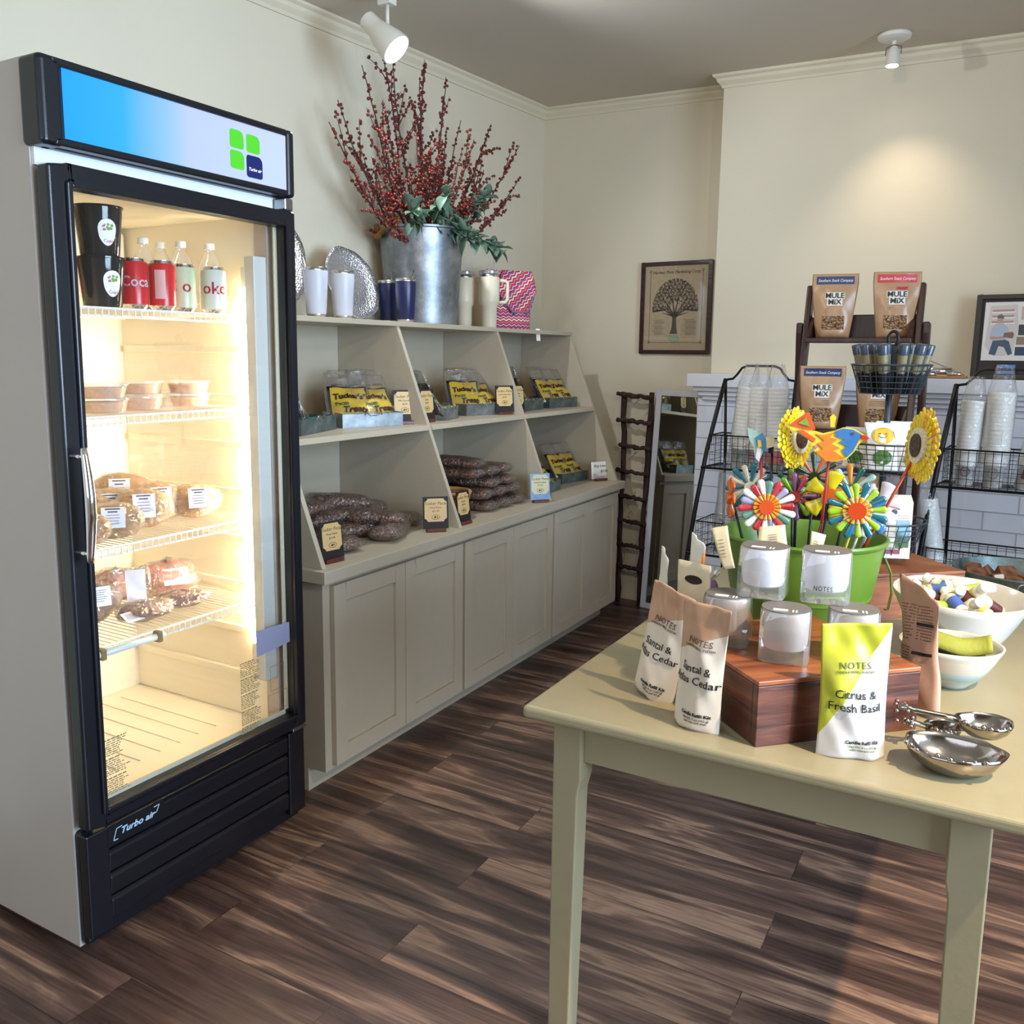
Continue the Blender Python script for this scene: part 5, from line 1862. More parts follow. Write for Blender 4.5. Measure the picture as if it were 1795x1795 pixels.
def cupmark(o, kind, col, z=.05, yaw=10):
    m = mat('mark_'+col, col, .6)
    b = MB()
    rr = .0375
    def onc(x, zz, r):
        a = x/r
        return Vector((r*math.sin(a), -r*math.cos(a), zz))
    if kind == 'round':
        q = MB()
        for r_ in (.020, .0165):
            pts = [onc(r_*math.cos(a), z+r_*math.sin(a), rr+.0010) for a in [k*2*math.pi/20 for k in range(20)]]
            q.tube(pts, .0011, 4, closed=True)
        for k in range(14):
            a = k*2.4
            c_ = (.004+.0006*k)
            pts = [onc(c_*math.cos(a)+.002*math.cos(j*1.57), z+c_*math.sin(a)+.002*math.sin(j*1.57), rr+.0012) for j in range(4)]
            q.add(pts, [(0, 1, 2, 3)])
        return q.build('printed_emblem', m, o)
    if kind == 'block':
        b.grid(lambda u, v: tuple(onc(-.022+.044*u, z-.02+.045*v, rr+.0016)), 6, 2)
        return b.build('printed_emblem', m, o, smooth=True)
    if kind == 'bands':
        q = MB()
        for i, zz in enumerate((z+.026, z+.013, z, z-.013)):
            n = 9
            for k in range(n):
                x = -.022+.044*k/n
                q.add([tuple(onc(x, zz, rr+.0016)), tuple(onc(x+.0035, zz, rr+.0016)), tuple(onc(x+.0035, zz+.008-.002*(k % 2), rr+.0016)), tuple(onc(x, zz+.008-.002*((k+i) % 3), rr+.0016))], [(0, 1, 2, 3)])
        return q.build('printed_emblem', m, o)
def panel(o, x, z, w_, h_, col):
    m = mat('panel_'+col, col, .6)
    q = MB()
    r = .0485
    P_ = lambda u, v: (r*math.sin((x+w_*(u-.5))/r), -r*math.cos((x+w_*(u-.5))/r), z+h_*(v-.5))
    for a, b_ in (((0, 0), (1, 0)), ((1, 0), (1, 1)), ((1, 1), (0, 1)), ((0, 1), (0, 0))):
        q.tube([P_(*a), P_((a[0]+b_[0])/2, (a[1]+b_[1])/2), P_(*b_)], .0006, 4)
    for k in range(7):
        zz = .15+.1*k
        for j in range(5):
            u = .12+.16*j
            q.tube([P_(u, zz), P_(u+.1, zz)], .0005, 4)
    return q.build('printed_panel', m, o)
G1 = 'packs of foam cups in the left wire rack'
a = sleeve(SP, r1, .105, .09, .930, 'bagged foam cups with a green and tan emblem, left rack upper basket', G1, 0, 5)
b = sleeve(SP, r1, .185, .085, .930, 'bagged foam cups with red lettering in the upper basket of the left rack', G1, 0, 1)
c = sleeve(SP, r1, .275, .10, .930, 'bagged stack of pale cups with a red band behind the pinwheels', G1, 0, -2, 1.0)
cupmark(a, 'round', '7E8F6A', .06)
cupmark(b, 'bands', 'A8453C', .055)
panel(b, -.022, .19, .04, .075, '9C9890')
MB().grid(lambda u, v: (.0455*math.sin(-1+2.2*u), -.0455*math.cos(-1+2.2*u), .03+.09*v), 8, 2).build('red_wrap', mat('red_wrap', 'D2665C', .5), c, smooth=True)
G1b = 'clear cup packs in the lower baskets of the left rack'
sleeve(SC2, r1, .06, .05, .535, 'bagged stack of clear plastic cups at the left of the lower basket, left rack', G1b, 0, 4)
sleeve(SC2, r1, .17, .05, .535, 'bagged stack of clear plastic cups second in the lower basket, left rack', G1b, 0, -3)
G2 = 'packs of foam cups in the right wire rack'
a = sleeve(SP, r2, .065, .09, .930, 'bagged stack of white foam cups with a dark round emblem, left in the right rack', G2, 0, 2, .92)
b = sleeve(SP, r2, .165, .085, .930, 'bagged stack of white foam cups with a framed panel, second in the right rack', G2, 0, 1, 1.02)
c = sleeve(SP, r2, .270, .085, .930, 'bagged stack of white foam cups leaning right with a maroon block print', G2, 0, 13, 1.05)
cupmark(a, 'round', '4A4048', .06)
panel(b, -.006, .19, .042, .06, 'B0A090')
cupmark(b, 'round', '8C8680', .055)
cupmark(c, 'block', '6A2F38', .06)
G3 = 'cup packs in the lower basket of the right rack'
sleeve(SP, r2, .00, .02, .535, 'bagged stack of foam cups leaning left in the lower basket of the right rack', G3, -4, -10, .92)
for o in bpy.data.objects:
    if o.get('label') == 'x':
        pass
# a bag of driftwood-like pieces in the lower basket of the right rack
db = T('bagged_wood_pieces', tuple(mw(r2) @ Vector((.13, .05, .536))), ANG, 'clear bag of pale wood slices lying in the lower basket of the right rack', 'bag')
q = MB()
rnd = random.Random(5)
for i in range(12):
    q.lathe([(0, 0), (.026, 0), (.026, .008), (0, .008)], 10, (rnd.uniform(-.05, .05), rnd.uniform(-.03, .03), .02+i*.005), rotm(rnd.uniform(-1, 1), rnd.uniform(-1, 1), 0))
q.build('wood_slices', mat('pale_slices', 'A88F5C', .8, var=.3, vscale=40), db)['kind'] = 'stuff'
MB().grid(lambda u, v: ((.085-.02*v)*math.cos(6.283*u)*(1+.07*math.sin(4*6.283*u)), (.055-.02*v)*math.sin(6.283*u), .125*v), 22, 8, cu=True).build('plastic_film', M_film, db, smooth=True)
# ------------------------------------------------------------------ table goods
T0 = TZ
def crate(label, corner, ang, L_, h, m, mt, nm='wooden_crate'):
    t = T(nm, (corner[0], corner[1], T0), ang, label, 'crate')
    d = .016
    MB().bx(0, L_, 0, d, 0, h-.0005).build('side_board', m, t, bev=.0015)
    MB().bx(0, L_, L_-d, L_, 0, h-.0005).build('side_board', m, t, bev=.0015)
    MB().bx(0, d, d+.0003, L_-d-.0003, 0, h-.0005).build('side_board', m, t, bev=.0015)
    MB().bx(L_-d, L_, d+.0003, L_-d-.0003, 0, h-.0005).build('side_board', m, t, bev=.0015)
    MB().bx(-.0005, L_+.0005, -.0005, L_+.0005, h, h+.009).build('top_board', mt, t, bev=.002)
    return t
M_crate = wood_mat('crate_dark_wood', [(.28, '2E1610'), (.5, '552C1E'), (.68, '7A4630'), (.85, '8E5A42')], (5, 5, 42), .4, .2)
M_crtop = wood_mat('crate_top_wood', [(.3, '5E301C'), (.5, '8E4E2A'), (.75, 'A8643A')], (5, 38, 5), .38, .15)
M_crate2 = wood_mat('crate_orange_wood', [(.3, '6E3C22'), (.5, '9A5A34'), (.75, 'B37A4C')], (5, 5, 42), .45, .15)
crate('dark stained low wooden crate under the pyramid of candles', (2.0645, 1.5270), R(45), .338, .113, M_crate, M_crtop)
crate('orange brown low wooden crate under the wire basket stand', (2.2075, 2.5500), R(40.5)+R(0), .338, .113, M_crate2, M_crate2) if 0 else None
# second crate: its right corner is at (2.337, 2.662)
c2 = Vector((2.337, 2.662))
dl = Vector((-.127, -.109)).normalized()
dn = Vector((-dl.y*1, dl.x))
# corner farthest left of the near face becomes the origin so that +x runs along the near face
org = c2+dl*.338
crate('orange brown low wooden crate carrying the wire basket stand', (org.x, org.y), math.atan2(-dl.y, -dl.x), .338, .113, M_crate2, M_crate2)
CZ = T0+.1225
# candles
M_cglass = film_mat('candle_glass', gloss=.28, rough=.03, crinkle=0, milky=.10)
M_wax = mat('candle_white_fill', 'DEDCE2', .35)
M_wax2 = mat('candle_grey_fill', 'BDB5B2', .35)
M_lid = mat('grey_dust_cover', '6B6660', .6)
def candle(label, x, y, z, rz, m, note=False):
    t = T('candle', (x, y, z), rz, label, 'candle', 'square glass candles on the dark crate')
    s = .0455
    # square tumbler with a round well
    b = MB()
    def ring(z_, k, rd):
        out = []
        for i in range(32):
            a = 2*math.pi*(i+.5)/32
            q = max(abs(math.cos(a)), abs(math.sin(a)))
            sq = Vector((math.cos(a)/q, math.sin(a)/q))*s*k
            ci = Vector((math.cos(a), math.sin(a)))*s*k*1.08
            v = sq.lerp(ci, rd)
            out.append((v.x, v.y, z_))
        return out
    rs = [ring(0, .96, .15), ring(.004, 1, .15), ring(.06, 1, .2), ring(.094, .985, .3), ring(.097, .965, .35)]
    o = len(b.v)
    for rg in rs:
        b.v += [Vector(p) for p in rg]
    for j in range(len(rs)-1):
        for i in range(32):
            b.f.append((o+j*32+i, o+j*32+(i+1) % 32, o+(j+1)*32+(i+1) % 32, o+(j+1)*32+i))
    b.f.append(tuple(range(32))[::-1])
    b.build('glass', M_cglass, t, smooth=True, auto=True)
    MB().lathe([(0, .018), (.030, .018), (.0385, .023), (.0420, .036), (.0432, .092), (.0425, .0965), (0, .0965)], 36).build('candle_fill', m, t, smooth=True, auto=True)
    MB().lathe([(0, .0972), (.0445, .0972), (.0445, .0984), (0, .0984)], 40).build('dust_cover', M_lid, t)
    MB().bx(-.022, .004, -.030, -.018, .0985, .0992).build('cover_label', M_paper, t)
    MB().bx(.012, .015, -.032, -.018, .0985, .0990).bx(.018, .021, -.032, -.018, .0985, .0990).build('cover_letters', M_paper, t)
    if note:
        r = .0402
        text('NOTES', .0135, M_inkk, t, map_fn=lambda c: Vector((.0457*math.sin((c.x-.006)/.06), -.0462, c.y+.030)), space=1.15)
    return t
candle('white filled square candle on top of the pyramid, left one', 2.012, 1.752, CZ+.0995, R(4), M_wax)
candle('white filled square candle on top of the pyramid, right one reading NOTES', 2.124, 1.778, CZ+.0995, R(10), M_wax, True)
candle('grey square candle at the left of the bottom row', 1.952, 1.724, CZ, R(6), M_wax2, True)
candle('grey square candle in the middle front of the bottom row', 2.073, 1.682, CZ, R(9), M_wax2)
candle('grey square candle at the right of the bottom row, behind the citrus pouch', 2.184, 1.745, CZ, R(12), M_wax2)

# refill pouches
def notes(label, loc, rz, w_, h_, mbase, txt, tcol, seed, ry=0, rx=0, droop=0, t_=.05, taper=.05, top=.86, fine=True, twist=0):
    t = T('refill_pouch', loc, rz, label, 'pouch', None, rot=(R(rx), R(ry), rz))
    pb, pf = pouch(w_, h_, t_, seed, top=top, taper=taper, base=.75, crum=.0030, droop=droop, nu=36, nv=44)
    pb.build('pouch_body', mbase, t, smooth=True)
    if txt:
        fr_ = lambda c: pf(c, .0020)
        ptext('NOTES', .0165, tcol, t, fr_, 0, h_*.70, space=1.1)
        ptext('CANDLE REFILL SYSTEM', .0062, tcol, t, fr_, 0, h_*.655)
        ptext(txt[0], .0205, M_inkk, t, fr_, 0, h_*.49)
        ptext(txt[1], .0205, M_inkk, t, fr_, 0, h_*.395)
        ptext('Candle Refill Kit', .0085, M_inkk, t, fr_, .012, h_*.14, bold=.0002)
        ptext('Net Wt. 9 oz (255 g)', .0055, tcol, t, fr_, .014, h_*.105)
        ptext('with wax and wick', .0055, tcol, t, fr_, .014, h_*.080)
    return t
def split(name, c1, c2, ax, lim):
    return grad_mat(name, ax, lim-.5, lim+.5, [(0, c1), (.5, c2)], .38, True)
M_cit = split('citrus_print', 'E0DCD8', 'B2B232', (-.86, 0, .50), .066)
M_cit.node_tree.nodes['Principled BSDF'].inputs['Roughness'].default_value = .35
M_sand = split('sandal_print', 'DCCFBE', 'BE9678', (-.45, 0, .9), .1485)
M_tan = mat('tan_ink', '6A5240', .6)
notes('lime and white refill pouch reading citrus and fresh basil at the front of the crate', (2.214, 1.583, T0), R(24), .118, .232, M_cit, ('Citrus &', 'Fresh Basil'), mat('olive_text', '6E7038', .6), 41, rx=-3, droop=-.006)
notes('tan and white refill pouch reading cedar, nearest the table corner', (1.822, 1.672, T0), R(-24), .112, .232, M_sand, ('Santal &', 'Atlas Cedar'), M_tan, 42, ry=10, rx=-2, t_=.055)
notes('tan and white refill pouch reading cedar, leaning on the left side of the crate', (1.946, 1.563, T0), R(-20), .105, .236, M_sand, ('Santal &', 'Atlas Cedar'), M_tan, 43, ry=2, rx=-2, t_=.06)
# brown backed pouch behind the right corner of the crate
M_backp = mat('pouch_back_print', 'B98F76', .5, var=.05, vscale=10)
bp2 = T('refill_pouch', (2.302, 1.875, T0), 0, 'pinkish brown back of a refill pouch with fine print, right of the crate', 'pouch', None, rot=(R(0), R(-9), R(-54)))
pb, pf = pouch(.135, .265, .05, 44, top=.88, taper=.12, base=.8, crum=.004, droop=.045)
pb.build('pouch_body', M_backp, bp2, smooth=True)
q = MB()
rnd = random.Random(8)
for col in (0, 1):
    for k in range(26 if col == 0 else 14):
        z = .205-.0058*k
        if k in (12, 13):
            continue
        xa = -.05 if col == 0 else .008
        n_ = 10 if col == 0 else 8
        for j in range(n_):
            if rnd.random() < .12:
                continue
            x = xa+j*.0052
            a = pf(Vector((x, z, 0)), .0012)
            b_ = pf(Vector((x+.0042, z, 0)), .0012)
            q.add([a, b_, b_+Vector((0, 0, .0016)), a+Vector((0, 0, .0016))], [(0, 1, 2, 3)])
q.build('fine_print', mat('brown_print', '5E3D2E', .6), bp2)['kind'] = 'stuff'
for z in (.168, .112):
    patch(pf, .008, .052, z, z+.006, M_inkk, bp2, 'print_bar', .0018)
# white handle-hole gift pouches behind the left pouches
def gift(label, loc, rz, w_, h_, seed, m, hole=True, edge=None, ry=0):
    t = T('gift_pouch', loc, rz, label, 'pouch', None, rot=(0, R(ry), rz))
    pb, pf = pouch(w_, h_, .03, seed, top=.9, taper=.02, base=.7, crum=.002)
    pb.build('pouch_body', m, t, smooth=True)
    if hole:
        o = MB()
        pts = [pf(Vector((.022*math.cos(a), h_*.86+.009*math.sin(a), 0)), .0009) for a in [k*2*math.pi/16 for k in range(16)]]
        o.add(pts, [tuple(range(16))])
        o.build('handle_hole', mat('hole_dark', '2A1A14', .8), t)
    if edge:
        MB().tube([pf(Vector((w_*.49, z, 0)), .001) for z in [h_*(.35+.6*k/10) for k in range(11)]], .004, 6).build('edge_stripe', edge, t, smooth=True)
    d = MB()
    for k in range(5):
        a = pf(Vector((-w_*.3, h_*(.62-.05*k), 0)), .0012)
        d.bx(-w_*.3, w_*.25, a.y-.0003, a.y+.0003, a.z, a.z+.002)
    d.build('fine_print', M_etch2, t)
    return t
M_creamp = mat('cream_paper', 'DCD2B4', .6)
M_whp = mat('white_pouch', 'E2DED4', .5)
gift('cream pouch with an oval handle hole behind the two tan pouches', (1.865, 1.775, T0), R(-20), .085, .262, 51, M_creamp)
gift('white pouch with an orange edge standing behind the cream one', (1.842, 1.842, T0), R(-58), .11, .305, 52, M_whp, False, mat('orange_edge', 'D98A3A', .5), ry=6)
gift('dark green and white pouch at the far left of the pouches', (1.762, 1.87, T0), R(-62), .10, .262, 53, split('green_white_print', '4E7A66', 'E2E0D2', (.9, 0, .4), .03), False, ry=8)
# wrapped purple soap flower on a cream box
sf_ = T('wrapped_purple_soap', (1.735, 2.30, T0), R(-20), 'small purple soap flower in clear wrap on a cream box behind the pouches', 'soap')
MB().bx(-.035, .035, -.03, .03, 0, .045).build('cream_box', M_creamp, sf_, bev=.002)
MB().ball((0, 0, .075), .036, 14, 10, (1, .9, .8)).build('soap', mat('lilac', 'A97FAE', .45, bump=.6, bscale=50, var=.25, vscale=40), sf_, smooth=True)
q = MB()
for i in range(12):
    a = i*.524
    q.add([(.02*math.cos(a), .02*math.sin(a), .092), (.038*math.cos(a+.2), .038*math.sin(a+.2), .118), (.036*math.cos(a+.5), .036*math.sin(a+.5), .112)], [(0, 1, 2)])
q.build('paper_frill', mat('frill_white', 'EDE6DA', .6), sf_, sol=.0006)['kind'] = 'stuff'

# green bucket and its stakes
GX, GY = 2.005, 2.155
M_gb = mat('green_enamel', '5C7C28', .38, bump=.04, bscale=60)
gb = T('green_bucket', (GX, GY, T0), R(10), 'lime green metal bucket full of glass flower stakes behind the candles', 'bucket')
MB().lathe([(0, .002), (.125, .002), (.128, 0), (.131, .006), (.158, .135), (.161, .138), (.161, .146), (.163, .149), (.179, .250), (.182, .262), (.187, .266), (.190, .272), (.188, .277), (.183, .277), (.176, .262), (.157, .140), (.126, .012), (0, .012)], 56).build('bucket_body', M_gb, gb, smooth=True, auto=True)
MB().tube([(.181, -.02, .235), (.196, -.01, .20), (.202, 0, .15), (.196, .0, .11), (.188, .0, .11)], .0028, 6).build('bail_wire', mat('bail_green', '59691F', .4), gb, smooth=True)
MB().lathe([(0, .012), (.128, .012), (.150, .11), (0, .115)], 30).build('filling', mat('dark_filling', '22301A', .9), gb)
M_orangeg = mat('glass_orange', 'C8431C', .2, spec=.6)
M_amber = mat('glass_amber', 'D08A1E', .2, spec=.6)
GM = {}
def gm(c):
    return mat('glass_'+c, c, .16, spec=.7, coat=.3)
FD = R(11)
GS = 'glass flower stakes in the green bucket'
def stake(label, c, name='glass_flower_stake', cat='garden stake', face=FD, col='2A2A22', foot=None, lean=0):
    """thing whose origin is where the stake enters the filling"""
    f_ = foot or (GX+(c[0]-GX)*.55, GY+(c[1]-GY)*.6)
    t = T(name, (f_[0], f_[1], T0+.118), 0, label, cat, GS)
    p = Vector(c)-Vector((f_[0], f_[1], T0+.118))
    MB().tube([(0, 0, 0), tuple(p*.5+Vector((0, .004, 0))), tuple(p+Vector((0, .006, 0)))], .0032, 8).build('stake', mat('stake_'+col, col, .4), t, smooth=True)
    return t, p
def petal(b, c, ang, r0, r1, w, M, thick=.004):
    """club-shaped petal in the xz plane of frame M"""
    n = 8
    TS = (0, .2, .4, .6, .75, .85, .92, .97, 1)
    d = Vector((math.cos(ang), 0, math.sin(ang)))
    s = Vector((-math.sin(ang), 0, math.cos(ang)))
    for ring in range(1):
        o = len(b.v)
        m = 8
        for i in range(m+1):
            t = TS[i]
            ww = w*(.35+.65*(t/.85)**1.2) if t < .86 else w*(.97*math.sqrt(max(0, 1-((t-.85)/.15)**2))+.03)
            for k in range(n):
                a = 2*math.pi*k/n
                v = d*(r0+(r1-r0)*t)+s*ww*.5*math.cos(a)+Vector((0, 1, 0))*thick*math.sin(a)*(.5+.5*t if t < .95 else .4)
                b.v.append(M @ v+Vector(c))
        for i in range(m):
            for k in range(n):
                b.f.append((o+i*n+k, o+i*n+(k+1) % n, o+(i+1)*n+(k+1) % n, o+(i+1)*n+k))
        b.f.append(tuple(o+k for k in range(n))[::-1])
        b.f.append(tuple(o+m*n+k for k in range(n)))
def disc(b, c, r, M, th=.006, n=20):
    vs = [(r*math.cos(2*math.pi*k/n), -th, r*math.sin(2*math.pi*k/n)) for k in range(n)]+[(r*math.cos(2*math.pi*k/n), th, r*math.sin(2*math.pi*k/n)) for k in range(n)]
    b.add(vs, [tuple(range(n)), tuple(range(2*n-1, n-1, -1))]+[(k, (k+1) % n, n+(k+1) % n, n+k) for k in range(n)], M, c)
def flower(label, c, R1, n, cols, hub, hubr=.016, w=.014, face=FD, col='1E2420', inner=None, foot=None, r0=.0, tilt=0, stk=None):
    t, p = stake(label, c, face=face, col=stk or col, foot=foot)
    M = rotm(tilt, 0, face)
    groups = {}
    for i in range(n):
        groups.setdefault(cols[i % len(cols)], []).append(i)
    for cc, idx in groups.items():
        for i in idx:
            b = MB()
            a = 2*math.pi*i/n+.1
            petal(b, p, a, hubr*.7, R1*(1 if i % 2 else .93), w, M)
            b.build('petal', gm(cc), t, smooth=True)
    if inner:
        b = MB()
        for i in range(0, n):
            petal(b, p+M @ Vector((0, -.003, 0)), 2*math.pi*i/n+.1, hubr*.6, R1*.48, w*.62, M)
        b.build('inner_rays', gm(inner), t, smooth=True)
    b = MB()
    disc(b, p+M @ Vector((0, -.004, 0)), hubr, M)
    b.build('hub', gm(hub), t)
    return t, p, M
flower('glass flower with red, white and lilac petals and orange centre, front left', (1.952, 2.01, 1.094), .064, 18, ['B3262A', 'E6E8E4', '9C9DB8', 'C2333A', '5F8E7A', 'E9EAE6'], 'CC4A1A', .0165, .0165, inner='D98A22', col='A52A2A')
flower('glass flower with lime and teal petals and orange centre, front right', (2.141, 2.01, 1.104), .064, 16, ['8CB322', '125F6E'], 'B93F16', .0185, .0160, inner='D9921E', col='B6A83A')
flower('glass flower with five rounded yellow petals and orange centre', (2.075, 2.06, 1.124), .056, 5, ['D2C320'], 'CC5A22', .0175, .040, col='262A28')
flower('glass flower with cream and teal petals behind the red and white one', (1.893, 2.09, 1.125), .058, 14, ['E4DDBE', '1C6D77'], 'E4DDBE', .0135, .015, col='3C5A50')
flower('glass flower with orange and dark green rays at the back centre', (2.028, 2.13, 1.155), .058, 12, ['D8702A', '2F4020'], '26361C', .012, .013, col='2C3A1E')
flower('glass flower with amber and mint rays behind the lime one', (2.113, 2.10, 1.135), .060, 12, ['D08A24', 'A9CFC0', '1B5A50'], '1B5A50', .014, .015, col='1E3A34')
flower('glass flower with purple and lime petals between the two front flowers', (2.000, 2.07, 1.114), .056, 12, ['96628C', '7FB022', 'C2405A'], 'C2333A', .012, .014, col='2A2A30')
flower('glass flower with rounded pinkish white petals at the back right', (2.174, 2.09, 1.112), .050, 6, ['DBCBCB'], 'D8CFC6', .012, .034, col='C9BFAE')
flower('glass flower with white petals half behind the lime one', (2.150, 2.07, 1.085), .052, 8, ['E9E9E4', '3E74B8'], 'E9E9E4', .012, .026, col='C9BFAE')
flower('orange glass flower seen edge-on at the left rim of the green bucket', (1.862, 2.04, 1.103), .052, 8, ['D2631E'], 'D2631E', .014, .026, face=FD+R(-76), col='1E2A22')
flower('small lime glass flower low at the back of the bucket', (1.975, 2.15, 1.128), .042, 8, ['7DB02A', '2C7A54'], '7DB02A', .011, .013, col='2A3A2A')
# sunflowers
def sunflower(label, c, face, tilt, Rx, col, foot=None, roll=0):
    t, p = stake(label, c, face=face, col=col, foot=foot)
    M = rotm(tilt, roll, face)
    rnd = random.Random(int(c[0]*1000))
    b1, b2 = MB(), MB()
    for lay, (n_, r_, off) in enumerate(((30, Rx, .005), (28, Rx*.9, 0), (24, Rx*.75, -.003))):
        for i in range(n_):
            a = 2*math.pi*(i+.5*lay)/n_
            petal(b1 if rnd.random() < .8 else b2, p+M @ Vector((0, off, 0)), a, Rx*.42, r_*rnd.uniform(.9, 1.03), .013, M, .002)
    b1.build('petals', gm('E0C21A'), t)['kind'] = 'stuff'
    b2.build('amber_petals', gm('DB9A22'), t)['kind'] = 'stuff'
    b = MB()
    disc(b, p+M @ Vector((0, -.006, 0)), Rx*.46, M, .003, 24)
    b.build('seed_ring', mat('seed_ring', 'D6CFB0', .6, bump=.5, bscale=200, var=.2, vscale=150), t)
    b = MB()
    disc(b, p+M @ Vector((0, -.009, 0)), Rx*.30, M, .003, 24)
    b.build('seed_centre', mat('seed_centre', '4A3020', .5, bump=.8, bscale=200, var=.4, vscale=180), t)
    return t
sunflower('yellow glass sunflower turned sideways on a dark stake at the left of the bird', (2.000, 2.06, 1.247), FD+R(60), R(-4), .074, '1A1A16', roll=R(2))
sunflower('yellow glass sunflower on an orange stake leaning out to the right', (2.250, 2.045, 1.247), FD+R(-74), R(-4), .082, 'B5441A', foot=(2.085, 2.13), roll=R(16))
# bird
t, p = stake('painted metal bird with orange body and blue head on a red stake', (2.078, 2.01, 1.25), 'bird_stake', 'garden stake', col='A02A22', foot=(2.05, 2.08))
M = rotm(0, 0, FD)
def plate(pts, col, y, nm, par, p=p, M=M, th=.0025):
    b = MB()
    n_ = len(pts)
    b.add([(a*.001, y-th, z*.001) for a, z in pts]+[(a*.001, y+th, z*.001) for a, z in pts], [tuple(range(n_)), tuple(range(2*n_-1, n_-1, -1))]+[(k, (k+1) % n_, n_+(k+1) % n_, n_+k) for k in range(n_)], M, p)
    return b.build(nm, mat('enamel_'+col, col, .25, var=.12, vscale=50, spec=.6), par)
bodyp = [(-92, 34), (-60, 30), (-38, 22), (-16, 16), (6, 22), (24, 30), (44, 28), (62, 18), (74, 10), (64, 4), (56, -6), (48, -22), (34, -38), (14, -44), (-8, -44), (-24, -34), (-34, -18), (-40, -2), (-60, 10), (-84, 24)]
body = plate(bodyp, 'D9C63C', 0, 'bird_body', t)
plate([(-30, 14), (-16, 12), (4, 18), (-2, 8), (14, 4), (2, -6), (20, -14), (6, -20), (30, -36), (12, -42), (-8, -42), (-20, -32), (-28, -24), (-14, -18), (-26, -6), (-12, 0)], 'D9782A', -.0035, 'orange_breast', body)
plate([(8, 21), (24, 28), (44, 26), (60, 17), (56, 4), (46, -20), (34, -34), (24, -18), (34, -10), (16, -2), (28, 4), (10, 10)], '3A6FA8', -.0035, 'blue_head', body)
plate([(60, 16), (66, 15), (77, 9), (70, 5), (60, 8)], 'C22E2A', -.0040, 'red_beak', body)
plate([(a+44, z+18) for a, z in [(3*math.cos(k), 3*math.sin(k)) for k in range(6)]], '6A4030', -.0065, 'eye', body)
plate([(-86, 32), (-52, 60), (-46, 60), (-32, 24), (-44, 22)], 'D4501E', -.0035, 'wing', body)
plate([(-68, 36), (-52, 50), (-44, 30)], '7A9A2E', -.0065, 'wing_patch', body)
plate([(-70, 20), (-58, 22), (-30, 4), (-34, -4)], 'D85A24', -.0040, 'tail_stripe', body)
plate([(-2, 30), (-4, 52), (2, 58), (8, 52), (6, 30)], 'DFC026', -.0030, 'crest', body)
plate([(-34, -12), (-24, -10), (-28, -18)], 'C86A9A', -.0040, 'pink_patch', body)
# butterfly-like pinwheel
t, p = stake('pale blue and cream pinwheel on a red stake in front of the left rack', (1.925, 2.03, 1.235), 'pinwheel_stake', 'garden stake', col='B0202A', foot=(1.945, 2.05))
M = rotm(0, 0, FD)
body = plate([(-30, 34), (-8, 26), (4, 12), (12, 14), (28, 10), (24, -6), (10, -10), (0, -40), (-10, -36), (-14, -10), (-24, 6)], '9FC4BC', 0, 'wings', t, p, M)
plate([(-12, 12), (4, 24), (14, 4), (16, -20), (4, -14), (-8, -4)], '3E7DAE', -.0035, 'blue_panel', body, p, M)
plate([(12, 14), (30, 12), (30, -6), (14, -12)], 'E0D2A4', -.0035, 'cream_panel', body, p, M)
plate([(-6, 8), (2, 6), (4, -8), (-4, -10)], 'DDC23A', -.0065, 'yellow_panel', body, p, M)
plate([(-6, -10), (4, -10), (0, -42), (-8, -34)], 'E6E4E0', -.0035, 'white_panel', body, p, M)
t2, p2 = stake('thin black stake with a small black clip right of the pinwheel', (1.945, 2.05, 1.232), 'clip_stake', 'garden stake', col='121212', foot=(1.955, 2.06))
MB().bx(-.005, .005, -.005, .005, -.02, .012, None, tuple(p2)).build('clip', M_blackmetal, t2)
# paper tags hanging in front of the bucket
M_tagp = mat('tag_paper', 'DDCDA8', .7, var=.08, vscale=60)
def ptag(label, c, w_, h_, rz, ry, skew=.3):
    t = T('paper_tag', c, 0, label, 'tag', 'paper tags in front of the green bucket', rot=(R(-6), ry, rz))
    MB().grid(lambda u, v: ((u-.5)*w_*(1-skew*v)+skew*w_*v*.5*(1 if skew > 0 else 1), -.008*math.sin(3*v), -h_*v), 6, 10).build('card', M_tagp, t, smooth=True, sol=.0008)
    MB().tube([(0, 0, -.004), (.0, .02, .018), (.0, .05, .0)], .0009, 5).build('string', M_ink, t)
    q = MB()
    for k in range(6):
        q.bx(-w_*.2, w_*.15, -.010-.0004*k, -.0096, -h_*(.3+.08*k)-.0012, -h_*(.3+.08*k))
    q.build('tag_print', MATS['tan_ink'], t)
    return t
ptag('long cream paper tag hanging at the left rim of the green bucket', (1.868, 1.935, 1.052), .036, .095, R(5), R(-14))
ptag('cream paper tag fanned out above the top left candle', (1.985, 1.925, 1.068), .052, .060, R(10), R(-10), -.3)
ptag('narrow cream paper tag above the gap of the top candles', (2.080, 1.93, 1.062), .030, .058, R(10), R(12))

